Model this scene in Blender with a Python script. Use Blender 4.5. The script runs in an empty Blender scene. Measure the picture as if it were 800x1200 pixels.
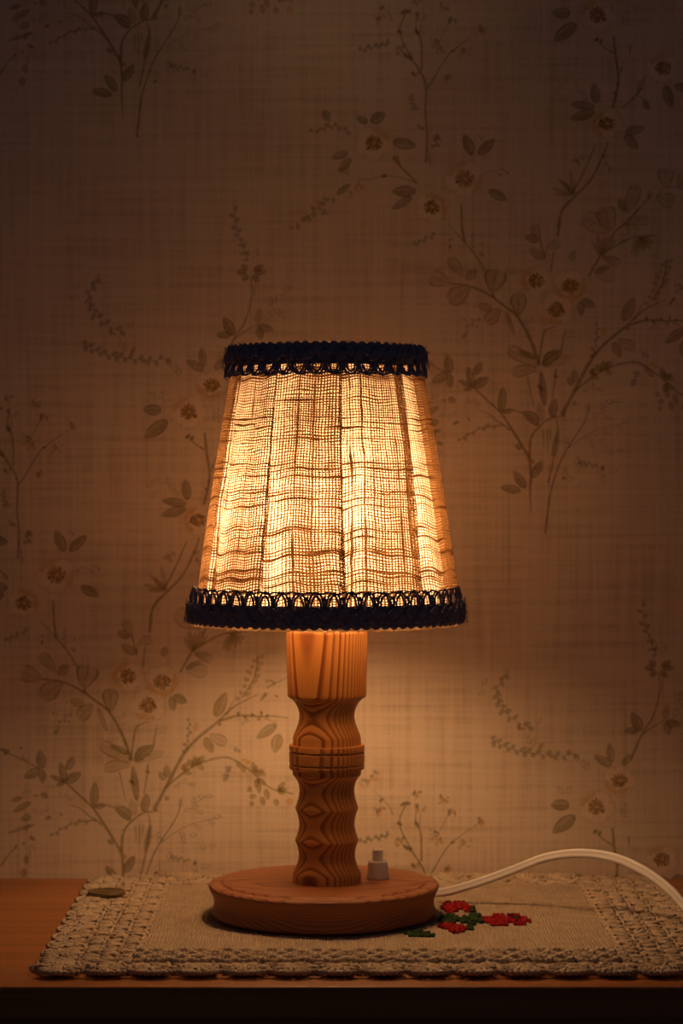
import bpy, math, random
import numpy as np
from mathutils import Vector, Matrix

random.seed(7)
rng = np.random.default_rng(7)
scene = bpy.context.scene
COL = scene.collection
PI = math.pi

# ------------------------------------------------------------------ layout
T = 0.75                      # table top height
CLOTH = 0.004                 # cloth thickness
D0 = 1.4686                   # camera to lamp axis
F = 2833.0                    # focal length in pixels of the 800x1200 frame (85 mm)
PITCH = math.atan(40.0 / F)
CAMZ = T + CLOTH + 0.266
WALL_Y = 0.159
LX = -0.0095                  # lamp axis x
LZ = T + CLOTH                # lamp foot z


def at(px, py, Y):
    """point on the plane y = Y seen at pixel px,py of the 800x1200 frame"""
    r = (px - 400.0) / F
    u = (600.0 - py) / F
    c, s = math.cos(PITCH), math.sin(PITCH)
    dy, dz = c + u * s, -s + u * c
    k = (Y + D0) / dy
    return (r * k, Y, CAMZ + dz * k)


# ------------------------------------------------------------------ camera, world, exposure
cam_d = bpy.data.cameras.new('camera')
cam = bpy.data.objects.new('camera', cam_d)
COL.objects.link(cam)
cam.location = (0, -D0, CAMZ)
cam.rotation_euler = (PI / 2 - PITCH, 0, 0)
cam_d.sensor_fit = 'VERTICAL'
cam_d.sensor_height = 36.0
cam_d.lens = 36.0 * F / 1200.0
cam_d.clip_start = 0.05
cam_d.dof.use_dof = True
cam_d.dof.focus_distance = 1.40
cam_d.dof.aperture_fstop = 9.0
scene.camera = cam

world = bpy.data.worlds.new('World')
scene.world = world
world.use_nodes = True
bg = world.node_tree.nodes['Background']
bg.inputs['Color'].default_value = (0.80, 0.74, 1.0, 1)
bg.inputs['Strength'].default_value = 0.021

BULB_STRENGTH = 51.0
BULB_COLOR = (1.0, 0.56, 0.26, 1)

scene.view_settings.view_transform = 'Standard'
scene.view_settings.look = 'None'
scene.view_settings.exposure = 0.0
scene.view_settings.gamma = 1.0
scene.view_settings.use_curve_mapping = False
cy = scene.cycles
cy.use_denoising = True
cy.max_bounces = 12
cy.diffuse_bounces = 8
cy.glossy_bounces = 4
cy.transmission_bounces = 8
cy.transparent_max_bounces = 48
cy.sample_clamp_indirect = 6.0
cy.caustics_reflective = False
cy.caustics_refractive = False


# ------------------------------------------------------------------ helpers
class MB:
    def __init__(self):
        self.v, self.f, self.n, self.m = [], [], 0, []

    def add(self, verts, faces, mat=0):
        verts = np.asarray(verts, float)
        self.v.append(verts)
        for q in faces:
            self.f.append(tuple(int(i) + self.n for i in q))
            self.m.append(mat)
        self.n += len(verts)

    def build(self, name, mats, parent=None, smooth=True):
        me = bpy.data.meshes.new(name)
        me.from_pydata(np.concatenate(self.v).tolist(), [], self.f)
        if not isinstance(mats, (list, tuple)):
            mats = [mats]
        for m in mats:
            me.materials.append(m)
        if len(mats) > 1:
            me.polygons.foreach_set('material_index', self.m)
        me.polygons.foreach_set('use_smooth', [smooth] * len(me.polygons))
        me.update()
        o = bpy.data.objects.new(name, me)
        COL.objects.link(o)
        if parent:
            o.parent = parent
        return o


def grid_faces(nu, nv, wrap_u=False, wrap_v=False, base=0):
    """verts index = i*nv + j"""
    fs = []
    for i in range(nu if wrap_u else nu - 1):
        i2 = (i + 1) % nu
        for j in range(nv if wrap_v else nv - 1):
            j2 = (j + 1) % nv
            fs.append((base + i * nv + j, base + i2 * nv + j, base + i2 * nv + j2, base + i * nv + j2))
    return fs


def lathe(mb, prof, n=96, mat=0, cx=0.0, cyy=0.0):
    """prof: list of (r, z) from the bottom upwards, outside surface"""
    vs = []
    for i in range(n):
        a = 2 * PI * i / n
        for r, z in prof:
            vs.append((cx + r * math.cos(a), cyy + r * math.sin(a), z))
    mb.add(vs, grid_faces(n, len(prof), wrap_u=True), mat)


def tube(mb, pts, rad, seg=8, mat=0, closed=False, flat=1.0, cap=True):
    pts = [Vector(p) for p in pts]
    n = len(pts)
    rads = rad if hasattr(rad, '__len__') else [rad] * n
    vs = []
    prev = None
    for i, p in enumerate(pts):
        if closed:
            t = pts[(i + 1) % n] - pts[i - 1]
        else:
            t = pts[min(i + 1, n - 1)] - pts[max(i - 1, 0)]
        t.normalize()
        if prev is None:
            up = Vector((0, 0, 1)) if abs(t.z) < 0.9 else Vector((1, 0, 0))
            nrm = (up - t * up.dot(t)).normalized()
        else:
            nrm = (prev - t * prev.dot(t)).normalized()
        prev = nrm
        b = t.cross(nrm)
        for k in range(seg):
            a = 2 * PI * k / seg
            vs.append(p + nrm * (math.cos(a) * rads[i] * flat) + b * (math.sin(a) * rads[i]))
    fs = grid_faces(n, seg, wrap_u=closed, wrap_v=True)
    if cap and not closed:
        fs.append(tuple(range(seg))[::-1])
        fs.append(tuple((n - 1) * seg + k for k in range(seg)))
    mb.add([tuple(v) for v in vs], fs, mat)


_ELL = {}


def ell_template(nu, nv):
    if (nu, nv) not in _ELL:
        vs = [(0, 0, 1)]
        for j in range(1, nv):
            ph = PI * j / nv
            for i in range(nu):
                a = 2 * PI * i / nu
                vs.append((math.sin(ph) * math.cos(a), math.sin(ph) * math.sin(a), math.cos(ph)))
        vs.append((0, 0, -1))
        fs = [(0, 1 + i, 1 + (i + 1) % nu) for i in range(nu)]
        for j in range(nv - 2):
            for i in range(nu):
                a, b = 1 + j * nu + i, 1 + j * nu + (i + 1) % nu
                fs.append((a, a + nu, b + nu, b))
        l = len(vs) - 1
        o = 1 + (nv - 2) * nu
        fs += [(o + i, l, o + (i + 1) % nu) for i in range(nu)]
        _ELL[(nu, nv)] = (np.array(vs), fs)
    return _ELL[(nu, nv)]


def ellipsoid(mb, c, ax, ay, az, nu=8, nv=6, mat=0):
    """axes given as vectors (with their half lengths)"""
    v, f = ell_template(nu, nv)
    M = np.array([ax, ay, az], float)
    mb.add(v @ M + np.array(c, float), f, mat)


def box(mb, x0, x1, y0, y1, z0, z1, mat=0, bev=0.0):
    if bev <= 0:
        v = [(x, y, z) for x in (x0, x1) for y in (y0, y1) for z in (z0, z1)]
        f = [(0, 1, 3, 2), (4, 6, 7, 5), (0, 4, 5, 1), (2, 3, 7, 6), (0, 2, 6, 4), (1, 5, 7, 3)]
        mb.add(v, f, mat)
        return
    # rounded in the y-z profile, extruded along x
    prof = []
    for cyy, cz, a0 in ((y1 - bev, z1 - bev, 0), (y0 + bev, z1 - bev, 90), (y0 + bev, z0 + bev, 180), (y1 - bev, z0 + bev, 270)):
        for k in range(4):
            a = math.radians(a0 + 30 * k)
            prof.append((cyy + bev * math.cos(a), cz + bev * math.sin(a)))
    n = len(prof)
    v = [(x, p[0], p[1]) for x in (x0, x1) for p in prof]
    f = grid_faces(2, n, wrap_v=True)
    f += [tuple(range(n)), tuple(range(2 * n - 1, n - 1, -1))]
    mb.add(v, f, mat)


def empty(name, loc, label=None, cat=None):
    o = bpy.data.objects.new(name, None)
    COL.objects.link(o)
    o.location = loc
    o.empty_display_size = 0.05
    if label:
        o['label'] = label
        o['category'] = cat
    return o


# ------------------------------------------------------------------ node helpers
class NT:
    def __init__(self, name):
        self.mat = bpy.data.materials.new(name)
        self.mat.use_nodes = True
        self.t = self.mat.node_tree
        self.t.nodes.clear()
        self.out = self.t.nodes.new('ShaderNodeOutputMaterial')

    def n(self, typ, **kw):
        nd = self.t.nodes.new(typ)
        for k, v in kw.items():
            setattr(nd, k, v)
        return nd

    def set(self, sock, val):
        if isinstance(val, bpy.types.NodeSocket):
            self.t.links.new(val, sock)
        else:
            sock.default_value = val

    def math(self, op, a, b=None, c=None, clamp=False):
        nd = self.n('ShaderNodeMath', operation=op, use_clamp=clamp)
        self.set(nd.inputs[0], a)
        if b is not None:
            self.set(nd.inputs[1], b)
        if c is not None:
            self.set(nd.inputs[2], c)
        return nd.outputs[0]

    def mix(self, fac, a, b, blend='MIX'):
        nd = self.n('ShaderNodeMix', data_type='RGBA', blend_type=blend)
        self.set(nd.inputs[0], fac)
        self.set(nd.inputs[6], a)
        self.set(nd.inputs[7], b)
        return nd.outputs[2]

    def noise(self, vec, scale, detail=3.0, rough=0.55, dim='3D'):
        nd = self.n('ShaderNodeTexNoise', noise_dimensions=dim)
        if vec is not None:
            self.set(nd.inputs['Vector'], vec)
        nd.inputs['Scale'].default_value = scale
        nd.inputs['Detail'].default_value = detail
        nd.inputs['Roughness'].default_value = rough
        return nd.outputs['Fac']

    def mapping(self, vec, loc=(0, 0, 0), rot=(0, 0, 0), scale=(1, 1, 1)):
        nd = self.n('ShaderNodeMapping')
        self.set(nd.inputs['Vector'], vec)
        nd.inputs['Location'].default_value = loc
        nd.inputs['Rotation'].default_value = rot
        nd.inputs['Scale'].default_value = scale
        return nd.outputs[0]

    def obj(self):
        return self.n('ShaderNodeTexCoord').outputs['Object']

    def geo(self):
        return self.n('ShaderNodeNewGeometry').outputs['Position']

    def sep(self, vec):
        nd = self.n('ShaderNodeSeparateXYZ')
        self.set(nd.inputs[0], vec)
        return nd.outputs

    def comb(self, x, y, z):
        nd = self.n('ShaderNodeCombineXYZ')
        for k, v in enumerate((x, y, z)):
            self.set(nd.inputs[k], v)
        return nd.outputs[0]

    def ramp(self, fac, stops):
        nd = self.n('ShaderNodeValToRGB')
        cr = nd.color_ramp
        while len(cr.elements) < len(stops):
            cr.elements.new(0.5)
        for e, (p, c) in zip(cr.elements, stops):
            e.position = p
            e.color = c if len(c) == 4 else (*c, 1)
        self.set(nd.inputs[0], fac)
        return nd.outputs[0]

    def bump(self, h, strength, dist):
        nd = self.n('ShaderNodeBump')
        nd.inputs['Strength'].default_value = strength
        nd.inputs['Distance'].default_value = dist
        self.set(nd.inputs['Height'], h)
        return nd.outputs[0]

    def principled(self, col, rough=0.6, normal=None, spec=0.4, **kw):
        p = self.n('ShaderNodeBsdfPrincipled')
        self.set(p.inputs['Base Color'], col)
        self.set(p.inputs['Roughness'], rough)
        p.inputs['Specular IOR Level'].default_value = spec
        if normal is not None:
            self.set(p.inputs['Normal'], normal)
        for k, v in kw.items():
            self.set(p.inputs[k], v)
        return p.outputs[0]

    def done(self, shader):
        self.t.links.new(shader, self.out.inputs['Surface'])
        return self.mat


# ------------------------------------------------------------------ materials
def mat_wallpaper(printed=False):
    N = NT('printed_wallpaper' if printed else 'linen_wallpaper')
    p = N.geo()
    x, y, z = N.sep(p)
    p2 = N.comb(x, z, 0.0)
    hz = N.noise(N.mapping(p2, scale=(9, 520, 1)), 1.0, 2.0)
    vt = N.noise(N.mapping(p2, scale=(520, 9, 1)), 1.0, 2.0)
    hb = N.noise(N.mapping(p2, loc=(3, 1, 0), scale=(9, 210, 1)), 1.0, 2.0)
    vb = N.noise(N.mapping(p2, loc=(7, 4, 0), scale=(210, 9, 1)), 1.0, 2.0)
    cloud = N.noise(p2, 14.0, 4.0)
    w = N.math('ADD', N.math('MULTIPLY', hz, 0.5), N.math('MULTIPLY', vt, 0.5))
    b = N.math('ADD', N.math('MULTIPLY', hb, 0.5), N.math('MULTIPLY', vb, 0.5))
    k = N.math('ADD', N.math('MULTIPLY', w, 0.55), N.math('ADD', N.math('MULTIPLY', b, 0.68), N.math('MULTIPLY', cloud, 0.16)))
    col = N.ramp(k, [(0.50, (0.50, 0.395, 0.28)), (0.70, (0.68, 0.565, 0.425)), (0.95, (0.75, 0.64, 0.50))])
    if printed:
        a = N.n('ShaderNodeAttribute', attribute_name='ink')
        n1 = N.noise(p2, 420.0, 3.0)
        n2 = N.noise(p2, 90.0, 3.0)
        wear = N.math('ADD', N.math('MULTIPLY', n1, 0.55), N.math('ADD', N.math('MULTIPLY', n2, 0.65), N.math('MULTIPLY', w, 0.55)))
        al = N.math('MULTIPLY', a.outputs['Alpha'], N.math('ADD', wear, 0.10), clamp=True)
        col = N.mix(al, col, a.outputs['Color'])
    nb = N.bump(N.math('ADD', w, N.math('MULTIPLY', b, 0.6)), 0.4, 0.0004)
    return N.done(N.principled(col, 0.85, nb, 0.12))


def mat_post():
    N = NT('turned_pine')
    p = N.obj()
    x, y, z = N.sep(p)
    # growth rings around a pith that lies behind the post, leaning a little
    ph = math.radians(-29)
    nx, ny = math.sin(ph), -math.cos(ph)
    wob = N.noise(N.mapping(p, scale=(1, 1, 0.10)), 60.0, 1.0)
    lean = N.math('MULTIPLY', z, 0.016)
    dx = N.math('ADD', x, nx * 0.075)
    dy = N.math('ADD', y, ny * 0.075)
    r = N.math('SQRT', N.math('ADD', N.math('MULTIPLY', dx, dx), N.math('MULTIPLY', dy, dy)))
    r = N.math('ADD', r, N.math('ADD', lean, N.math('MULTIPLY', wob, 0.0008)))
    t = N.math('ADD', N.math('MULTIPLY', N.math('SUBTRACT', r, 0.075 + 0.0246 + 0.016 * 0.172 + 0.0004), 1 / 0.0021), 100.80)
    fr = N.math('FRACT', t)
    idn = N.n('ShaderNodeTexWhiteNoise', noise_dimensions='1D')
    N.set(idn.inputs['W'], N.math('FLOOR', t))
    c = N.ramp(fr, [(0.0, (0.76, 0.37, 0.10)), (0.50, (0.68, 0.305, 0.078)), (0.72, (0.33, 0.10, 0.026)), (0.92, (0.24, 0.063, 0.016)), (1.0, (0.73, 0.35, 0.095))])
    c = N.mix(N.math('MULTIPLY', idn.outputs[0], 0.62), c, (0.55, 0.27, 0.09, 1))
    fib = N.noise(N.mapping(p, scale=(1, 1, 0.03)), 1500.0, 2.0)
    c = N.mix(N.math('MULTIPLY', fib, 0.35), c, N.mix(1.0, c, (0.62, 0.55, 0.5, 1), 'MULTIPLY'))
    return N.done(N.principled(c, 0.42, N.bump(fib, 0.15, 0.0004), 0.35))


def mat_base():
    N = NT('turned_base_wood')
    p = N.obj()
    x, y, z = N.sep(p)
    wob = N.noise(N.mapping(p, scale=(0.12, 1, 0.6)), 45.0, 2.0)
    yy = N.math('ADD', y, 0.012)
    zz = N.math('ADD', z, 0.085)
    xx = N.math('MULTIPLY', x, 0.30)
    r = N.math('SQRT', N.math('ADD', N.math('MULTIPLY', xx, xx), N.math('ADD', N.math('MULTIPLY', yy, yy), N.math('MULTIPLY', zz, zz))))
    r = N.math('ADD', r, N.math('MULTIPLY', wob, 0.004))
    t = N.math('MULTIPLY', r, 1 / 0.0019)
    fr = N.math('FRACT', t)
    c = N.ramp(fr, [(0.0, (0.45, 0.19, 0.083)), (0.5, (0.41, 0.165, 0.07)), (0.85, (0.26, 0.085, 0.036)), (1.0, (0.43, 0.18, 0.078))])
    fib = N.noise(N.mapping(p, scale=(0.03, 1, 1)), 1300.0, 2.0)
    c = N.mix(N.math('MULTIPLY', fib, 0.35), c, N.mix(1.0, c, (0.6, 0.52, 0.48, 1), 'MULTIPLY'))
    rr = N.math('SQRT', N.math('ADD', N.math('MULTIPLY', x, x), N.math('MULTIPLY', y, y)))
    lat = N.math('SINE', N.math('MULTIPLY', rr, 2 * PI / 0.0019))
    h = N.math('ADD', N.math('MULTIPLY', lat, 0.35), fib)
    return N.done(N.principled(c, 0.5, N.bump(h, 0.25, 0.0004), 0.3))


def mat_table():
    N = NT('oiled_veneer')
    p = N.obj()
    s1 = N.noise(N.mapping(p, scale=(2.2, 90, 90)), 1.0, 4.0)
    s2 = N.noise(N.mapping(p, scale=(14, 900, 900)), 1.0, 2.0)
    k = N.math('ADD', N.math('MULTIPLY', s1, 0.7), N.math('MULTIPLY', s2, 0.3))
    c = N.ramp(k, [(0.30, (0.25, 0.088, 0.023)), (0.52, (0.375, 0.145, 0.04)), (0.72, (0.46, 0.195, 0.06))])
    return N.done(N.principled(c, 0.42, N.bump(s2, 0.1, 0.0003), 0.3))


def mat_yarn(name, c1, c2, scale=900.0, ribs=False):
    N = NT(name)
    p = N.obj()
    n1 = N.noise(p, scale, 3.0)
    n2 = N.noise(p, 70.0, 3.0)
    k = N.math('ADD', N.math('MULTIPLY', n1, 0.6), N.math('MULTIPLY', n2, 0.4))
    h = n1
    if ribs:
        x, y, z = N.sep(p)
        wob = N.noise(N.mapping(p, scale=(1, 0.15, 1)), 160.0, 2.0)
        rw = N.math('SINE', N.math('ADD', N.math('MULTIPLY', x, 2 * PI / 0.0017), N.math('MULTIPLY', wob, 16.0)))
        st = N.noise(N.mapping(p, scale=(1, 0.05, 1)), 1100.0, 2.0)
        cw = N.math('SINE', N.math('MULTIPLY', y, 2 * PI / 0.0016))
        k = N.math('ADD', N.math('MULTIPLY', k, 0.7), N.math('ADD', N.math('MULTIPLY', st, 0.22), N.math('MULTIPLY', rw, 0.03)))
        h = N.math('ADD', N.math('MULTIPLY', rw, 0.16), N.math('ADD', N.math('MULTIPLY', st, 1.1), N.math('ADD', n1, N.math('MULTIPLY', cw, 0.12))))
    c = N.ramp(k, [(0.32, c1), (0.66, c2)])
    return N.done(N.principled(c, 0.95, N.bump(h, 0.8, 0.0011 if ribs else 0.0007), 0.05))


def mat_linen():
    """open weave: threads with real gaps between them"""
    N = NT('open_weave_linen')
    uv = N.n('ShaderNodeUVMap', uv_map='UVMap').outputs[0]
    u0, v0, _ = N.sep(uv)
    wv = N.noise(N.mapping(uv, scale=(0.05, 0.09, 1)), 1.0, 2.0, dim='2D')
    wu = N.noise(N.mapping(uv, loc=(31, 17, 0), scale=(0.09, 0.05, 1)), 1.0, 2.0, dim='2D')
    u = N.math('ADD', u0, N.math('MULTIPLY', wu, 1.6))
    v = N.math('ADD', v0, N.math('MULTIPLY', wv, 3.2))

    gather = N.n('ShaderNodeAttribute', attribute_name='gather').outputs['Fac']
    lowd = N.noise(N.mapping(uv, loc=(5, 9, 0), scale=(0.13, 0.022, 1)), 1.0, 2.0, dim='2D')

    def thread(a, b, seed, lo, hi, thick, amt):
        i = N.math('FLOOR', a)
        f = N.math('ABSOLUTE', N.math('SUBTRACT', N.math('MULTIPLY', N.math('FRACT', a), 2.0), 1.0))
        wn = N.n('ShaderNodeTexWhiteNoise', noise_dimensions='1D')
        N.set(wn.inputs['W'], N.math('ADD', i, seed))
        rnd = wn.outputs[0]
        w = N.math('ADD', N.math('MULTIPLY', rnd, hi - lo), lo)
        big = N.math('GREATER_THAN', rnd, thick)
        # thick places run only for part of a thread's length
        sl = N.noise(N.comb(N.math('MULTIPLY', i, 7.31), N.math('MULTIPLY', b, 0.045), seed), 1.0, 2.0)
        sl2 = N.math('MULTIPLY', N.math('SUBTRACT', sl, 0.44), 5.0, clamp=True)
        big = N.math('MULTIPLY', big, sl2)
        w = N.math('ADD', w, N.math('MULTIPLY', big, amt))
        fine = N.noise(N.comb(N.math('MULTIPLY', i, 3.7), N.math('MULTIPLY', b, 0.35), seed + 5.0), 1.0, 2.0)
        w = N.math('ADD', w, N.math('MULTIPLY', N.math('SUBTRACT', fine, 0.5), 0.38))
        slub = N.math('MULTIPLY', N.math('SUBTRACT', fine, 0.70), 4.0, clamp=True)
        w = N.math('ADD', w, slub)
        w = N.math('ADD', w, N.math('MULTIPLY', N.math('SUBTRACT', lowd, 0.5), 0.5))
        w = N.math('ADD', w, N.math('MULTIPLY', N.math('SUBTRACT', gather, 0.30), 0.20))
        m = N.math('LESS_THAN', f, w)
        return m, big, f, w

    m1, b1, f1, w1 = thread(u, v, 3.0, 0.30, 0.54, 0.87, 0.55)
    m2, b2, f2, w2 = thread(v, u, 57.0, 0.29, 0.54, 0.68, 0.52)
    mask = N.math('MAXIMUM', m1, m2)
    both = N.math('MULTIPLY', m1, m2)
    big = N.math('MAXIMUM', N.math('MULTIPLY', b1, m1), N.math('MULTIPLY', b2, m2))
    dens = N.math('MAXIMUM', N.math('MULTIPLY', both, 0.45), N.math('MULTIPLY', big, 0.9))
    nz = N.noise(uv, 0.06, 3.0)
    col = N.mix(dens, (0.60, 0.44, 0.27, 1), (0.27, 0.15, 0.07, 1))
    tcol = N.mix(dens, (0.22, 0.125, 0.052, 1), (0.07, 0.030, 0.010, 1))
    d = N.n('ShaderNodeBsdfDiffuse')
    N.set(d.inputs['Color'], col)
    t = N.n('ShaderNodeBsdfTranslucent')
    N.set(t.inputs['Color'], tcol)
    mx = N.n('ShaderNodeMixShader')
    mx.inputs[0].default_value = 0.5
    N.t.links.new(d.outputs[0], mx.inputs[1])
    N.t.links.new(t.outputs[0], mx.inputs[2])
    tr = N.n('ShaderNodeBsdfTransparent')
    m2x = N.n('ShaderNodeMixShader')
    N.set(m2x.inputs[0], mask)
    N.t.links.new(tr.outputs[0], m2x.inputs[1])
    N.t.links.new(mx.outputs[0], m2x.inputs[2])
    return N.done(m2x.outputs[0])


def mat_translucent(name, dc, tc, fac):
    N = NT(name)
    n = N.noise(N.obj(), 60.0, 3.0)
    d = N.n('ShaderNodeBsdfDiffuse')
    N.set(d.inputs['Color'], N.mix(N.math('MULTIPLY', n, 0.2), dc, (dc[0] * .8, dc[1] * .8, dc[2] * .8, 1)))
    t = N.n('ShaderNodeBsdfTranslucent')
    N.set(t.inputs['Color'], tc)
    mx = N.n('ShaderNodeMixShader')
    mx.inputs[0].default_value = fac
    N.t.links.new(d.outputs[0], mx.inputs[1])
    N.t.links.new(t.outputs[0], mx.inputs[2])
    return N.done(mx.outputs[0])


def mat_simple(name, col, rough=0.5, spec=0.4, metal=0.0, var=0.12, scale=120.0, bump=0.0):
    N = NT(name)
    n = N.noise(N.obj(), scale, 4.0)
    c = N.mix(N.math('MULTIPLY', n, 1.0), (*[k * (1 - var) for k in col], 1), (*[min(1, k * (1 + var)) for k in col], 1))
    nb = N.bump(n, bump, 0.0008) if bump else None
    return N.done(N.principled(c, rough, nb, spec, Metallic=metal))


def mat_bulb():
    N = NT('opal_bulb_glow')
    e = N.n('ShaderNodeEmission')
    e.inputs['Color'].default_value = BULB_COLOR
    e.inputs['Strength'].default_value = BULB_STRENGTH
    return N.done(e.outputs[0])


def mat_vertex(name):
    N = NT(name)
    a = N.n('ShaderNodeAttribute', attribute_name='thread')
    n = N.noise(N.obj(), 900.0, 3.0)
    c = N.mix(N.math('MULTIPLY', n, 0.5), a.outputs['Color'], N.mix(1.0, a.outputs['Color'], (0.5, 0.5, 0.5, 1), 'MULTIPLY'))
    return N.done(N.principled(c, 0.9, N.bump(n, 0.5, 0.0006), 0.05))


M_wall = mat_wallpaper()
M_ink = mat_wallpaper(True)
M_post = mat_post()
M_base = mat_base()
M_table = mat_table()
M_yarn = mat_yarn('cream_crochet_cotton', (0.40, 0.30, 0.20), (0.66, 0.525, 0.375))
M_panel = mat_yarn('cream_ribbed_cotton', (0.36, 0.275, 0.18), (0.66, 0.53, 0.38), 700.0, True)
M_linen = mat_linen()
M_lining = mat_translucent('parchment_lining', (0.84, 0.74, 0.58, 1), (0.88, 0.76, 0.63, 1), 0.62)
M_hem = mat_translucent('frayed_linen', (0.72, 0.60, 0.42, 1), (0.75, 0.6, 0.38, 1), 0.5)
M_navy = mat_simple('navy_wool', (0.26, 0.245, 0.32), 0.95, 0.08, 0, 0.5, 700.0, 0.6)
M_white = mat_simple('white_plastic', (0.74, 0.70, 0.64), 0.35, 0.5, 0, 0.04, 60.0)
M_cord = mat_simple('white_cord_vinyl', (0.70, 0.66, 0.60), 0.42, 0.4, 0, 0.05, 80.0)
M_bulb = mat_bulb()
M_brass = mat_simple('tarnished_brass', (0.24, 0.17, 0.07), 0.42, 0.5, 0.75, 0.3, 300.0, 0.2)
M_floor = mat_simple('brown_floor', (0.20, 0.12, 0.07), 0.6, 0.3, 0, 0.25, 8.0)
M_thread = mat_vertex('embroidery_floss')
M_socket = mat_simple('lamp_socket', (0.55, 0.5, 0.42), 0.4, 0.4)
M_wire = mat_simple('plated_wire', (0.5, 0.45, 0.38), 0.35, 0.5, 0.8)

# ------------------------------------------------------------------ setting: floor and papered wall
mb = MB()
box(mb, -1.3, 1.3, -1.9, WALL_Y + 0.08, -0.05, 0.0)
o = mb.build('floor', M_floor, smooth=False)
o['kind'] = 'structure'

OLIVE = (0.145, 0.10, 0.016)
OLIVE2 = (0.235, 0.16, 0.026)
DARK = (0.085, 0.062, 0.030)
GREY = (0.10, 0.085, 0.065)
PETAL = (0.82, 0.69, 0.53)
GOLD = (0.58, 0.29, 0.012)
BROWN = (0.19, 0.095, 0.014)

ink_els = []     # (pts Nx2 px, alpha N, colours Nx3, faces)


def el(pts, alpha, col, faces):
    ink_els.append((np.array(pts, float), np.array(alpha, float), np.tile(np.array(col, float), (len(pts), 1)) if not isinstance(col[0], (tuple, list)) else np.array(col, float), faces))


def smooth_path(pts, n=8):
    """Catmull-Rom"""
    P = [np.array(p, float) for p in pts]
    if len(P) == 2:
        return [P[0] + (P[1] - P[0]) * t for t in np.linspace(0, 1, n)]
    Q = [2 * P[0] - P[1]] + P + [2 * P[-1] - P[-2]]
    out = []
    for i in range(1, len(Q) - 2):
        a, b, c, d = Q[i - 1:i + 3]
        for t in np.linspace(0, 1, n, endpoint=(i == len(Q) - 3)):
            out.append(0.5 * ((2 * b) + (c - a) * t + (2 * a - 5 * b + 4 * c - d) * t * t + (-a + 3 * b - 3 * c + d) * t ** 3))
    return out


def stem(pts, w=2.4, col=OLIVE, a=0.75, taper=0.45, n=6):
    P = smooth_path(pts, n)
    m = len(P)
    vs, al, fs = [], [], []
    for i, p in enumerate(P):
        t = P[min(i + 1, m - 1)] - P[max(i - 1, 0)]
        t = t / (np.hypot(*t) + 1e-9)
        nn = np.array([-t[1], t[0]])
        s = i / (m - 1)
        ww = w * (1 - (1 - taper) * s) * random.uniform(0.75, 1.2)
        for k, aa in ((-1, 0), (-0.45, a), (0.45, a * 0.85), (1, 0)):
            vs.append(p + nn * ww * k * 0.75)
            al.append(aa)
    fs = grid_faces(m, 4)
    el(vs, al, col, fs)


def leaf(base, tip, w, col=OLIVE2, a=0.62, style='leaf', bend=0.0, outline=True):
    """watercolour leaf with a darker outline and midrib"""
    b, t = np.array(base, float), np.array(tip, float)
    ax = t - b
    L = np.hypot(*ax)
    ax /= L
    nn = np.array([-ax[1], ax[0]])
    n = 12
    vs, al, cs = [], [], []
    for i in range(n + 1):
        s = i / n
        if style == 'leaf':
            prof = math.sin(PI * s ** 0.85) ** 0.85 if 0 < s < 1 else 0.0
        elif style == 'round':
            prof = math.sqrt(max(0, 1 - (2 * (0.10 + 0.90 * s) - 1) ** 2)) if s < 1 else 0.0
            prof *= min(1, 0.25 + 1.2 * s)
        else:                       # tulip: widens to a broad lobed end
            prof = min(1.0, 1.35 * s ** 0.6) * (1.0 if s < 0.75 else math.sqrt(max(0.0, 1 - ((s - 0.75) / 0.25) ** 2)))
        h = 0.5 * w * prof + 0.25
        c = b + ax * L * s + nn * bend * math.sin(PI * s) * L
        if style == 'tulip' and s > 0.8:
            c = c - ax * 0.0
        ed = min(1.0, a * (1.3 if outline else 0.6))
        fill = a * (0.50 if style != 'leaf' else 0.78)
        for k, aa, dk in ((-1.0 - 0.7 / max(h, .7), 0, 1), (-1.0, ed, 1), (-0.72, fill, 0), (-0.12, fill * 1.15, 0), (0, a * 0.95, 1), (0.12, fill * 0.9, 0), (0.72, fill * 0.8, 0), (1.0, ed, 1), (1.0 + 0.7 / max(h, .7), 0, 1)):
            vs.append(c + nn * h * k)
            al.append(0 if i in (0, n) and abs(k) > 0.5 else aa * (0.9 if s > 0.1 else 1.2))
            cs.append(tuple(np.array(col) * (0.72 if dk else 1.12)))
    el(vs, al, cs, grid_faces(n + 1, 9))


def fan(base, tips, w=3.2, col=OLIVE2, a=0.6):
    for t in tips:
        leaf(base, t, w, col, a, outline=True)


def dots(pts, r=1.6, col=GREY, a=0.6):
    for (x, y) in pts:
        q = random.uniform(0.7, 1.4) * r
        th = random.uniform(0, PI)
        vs, al = [(x, y)], [a]
        for rr, aa in ((0.75, a), (1.35, 0.0)):
            for k in range(7):
                an = 2 * PI * k / 7
                dx, dy = math.cos(an) * q * rr * 1.5, math.sin(an) * q * rr * 0.8
                vs.append((x + dx * math.cos(th) - dy * math.sin(th), y + dx * math.sin(th) + dy * math.cos(th)))
                al.append(aa)
        fs = [(0, 1 + k, 1 + (k + 1) % 7) for k in range(7)]
        fs += [(1 + k, 8 + k, 8 + (k + 1) % 7, 1 + (k + 1) % 7) for k in range(7)]
        el(vs, al, col, fs)


def sketch_leaves(pts, L=7, col=GREY, a=0.5):
    """small pen-drawn leaflets"""
    for (x, y, ang) in pts:
        c, s = math.cos(math.radians(ang)), -math.sin(math.radians(ang))
        n = np.array([-s, c])
        d = np.array([c, s])
        p = np.array([x, y], float)
        stem([p, p + d * L * .5 + n * L * .24, p + d * L], 0.8, col, a, 1.0, 4)
        stem([p, p + d * L * .5 - n * L * .24, p + d * L], 0.8, col, a * .8, 1.0, 4)


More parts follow.
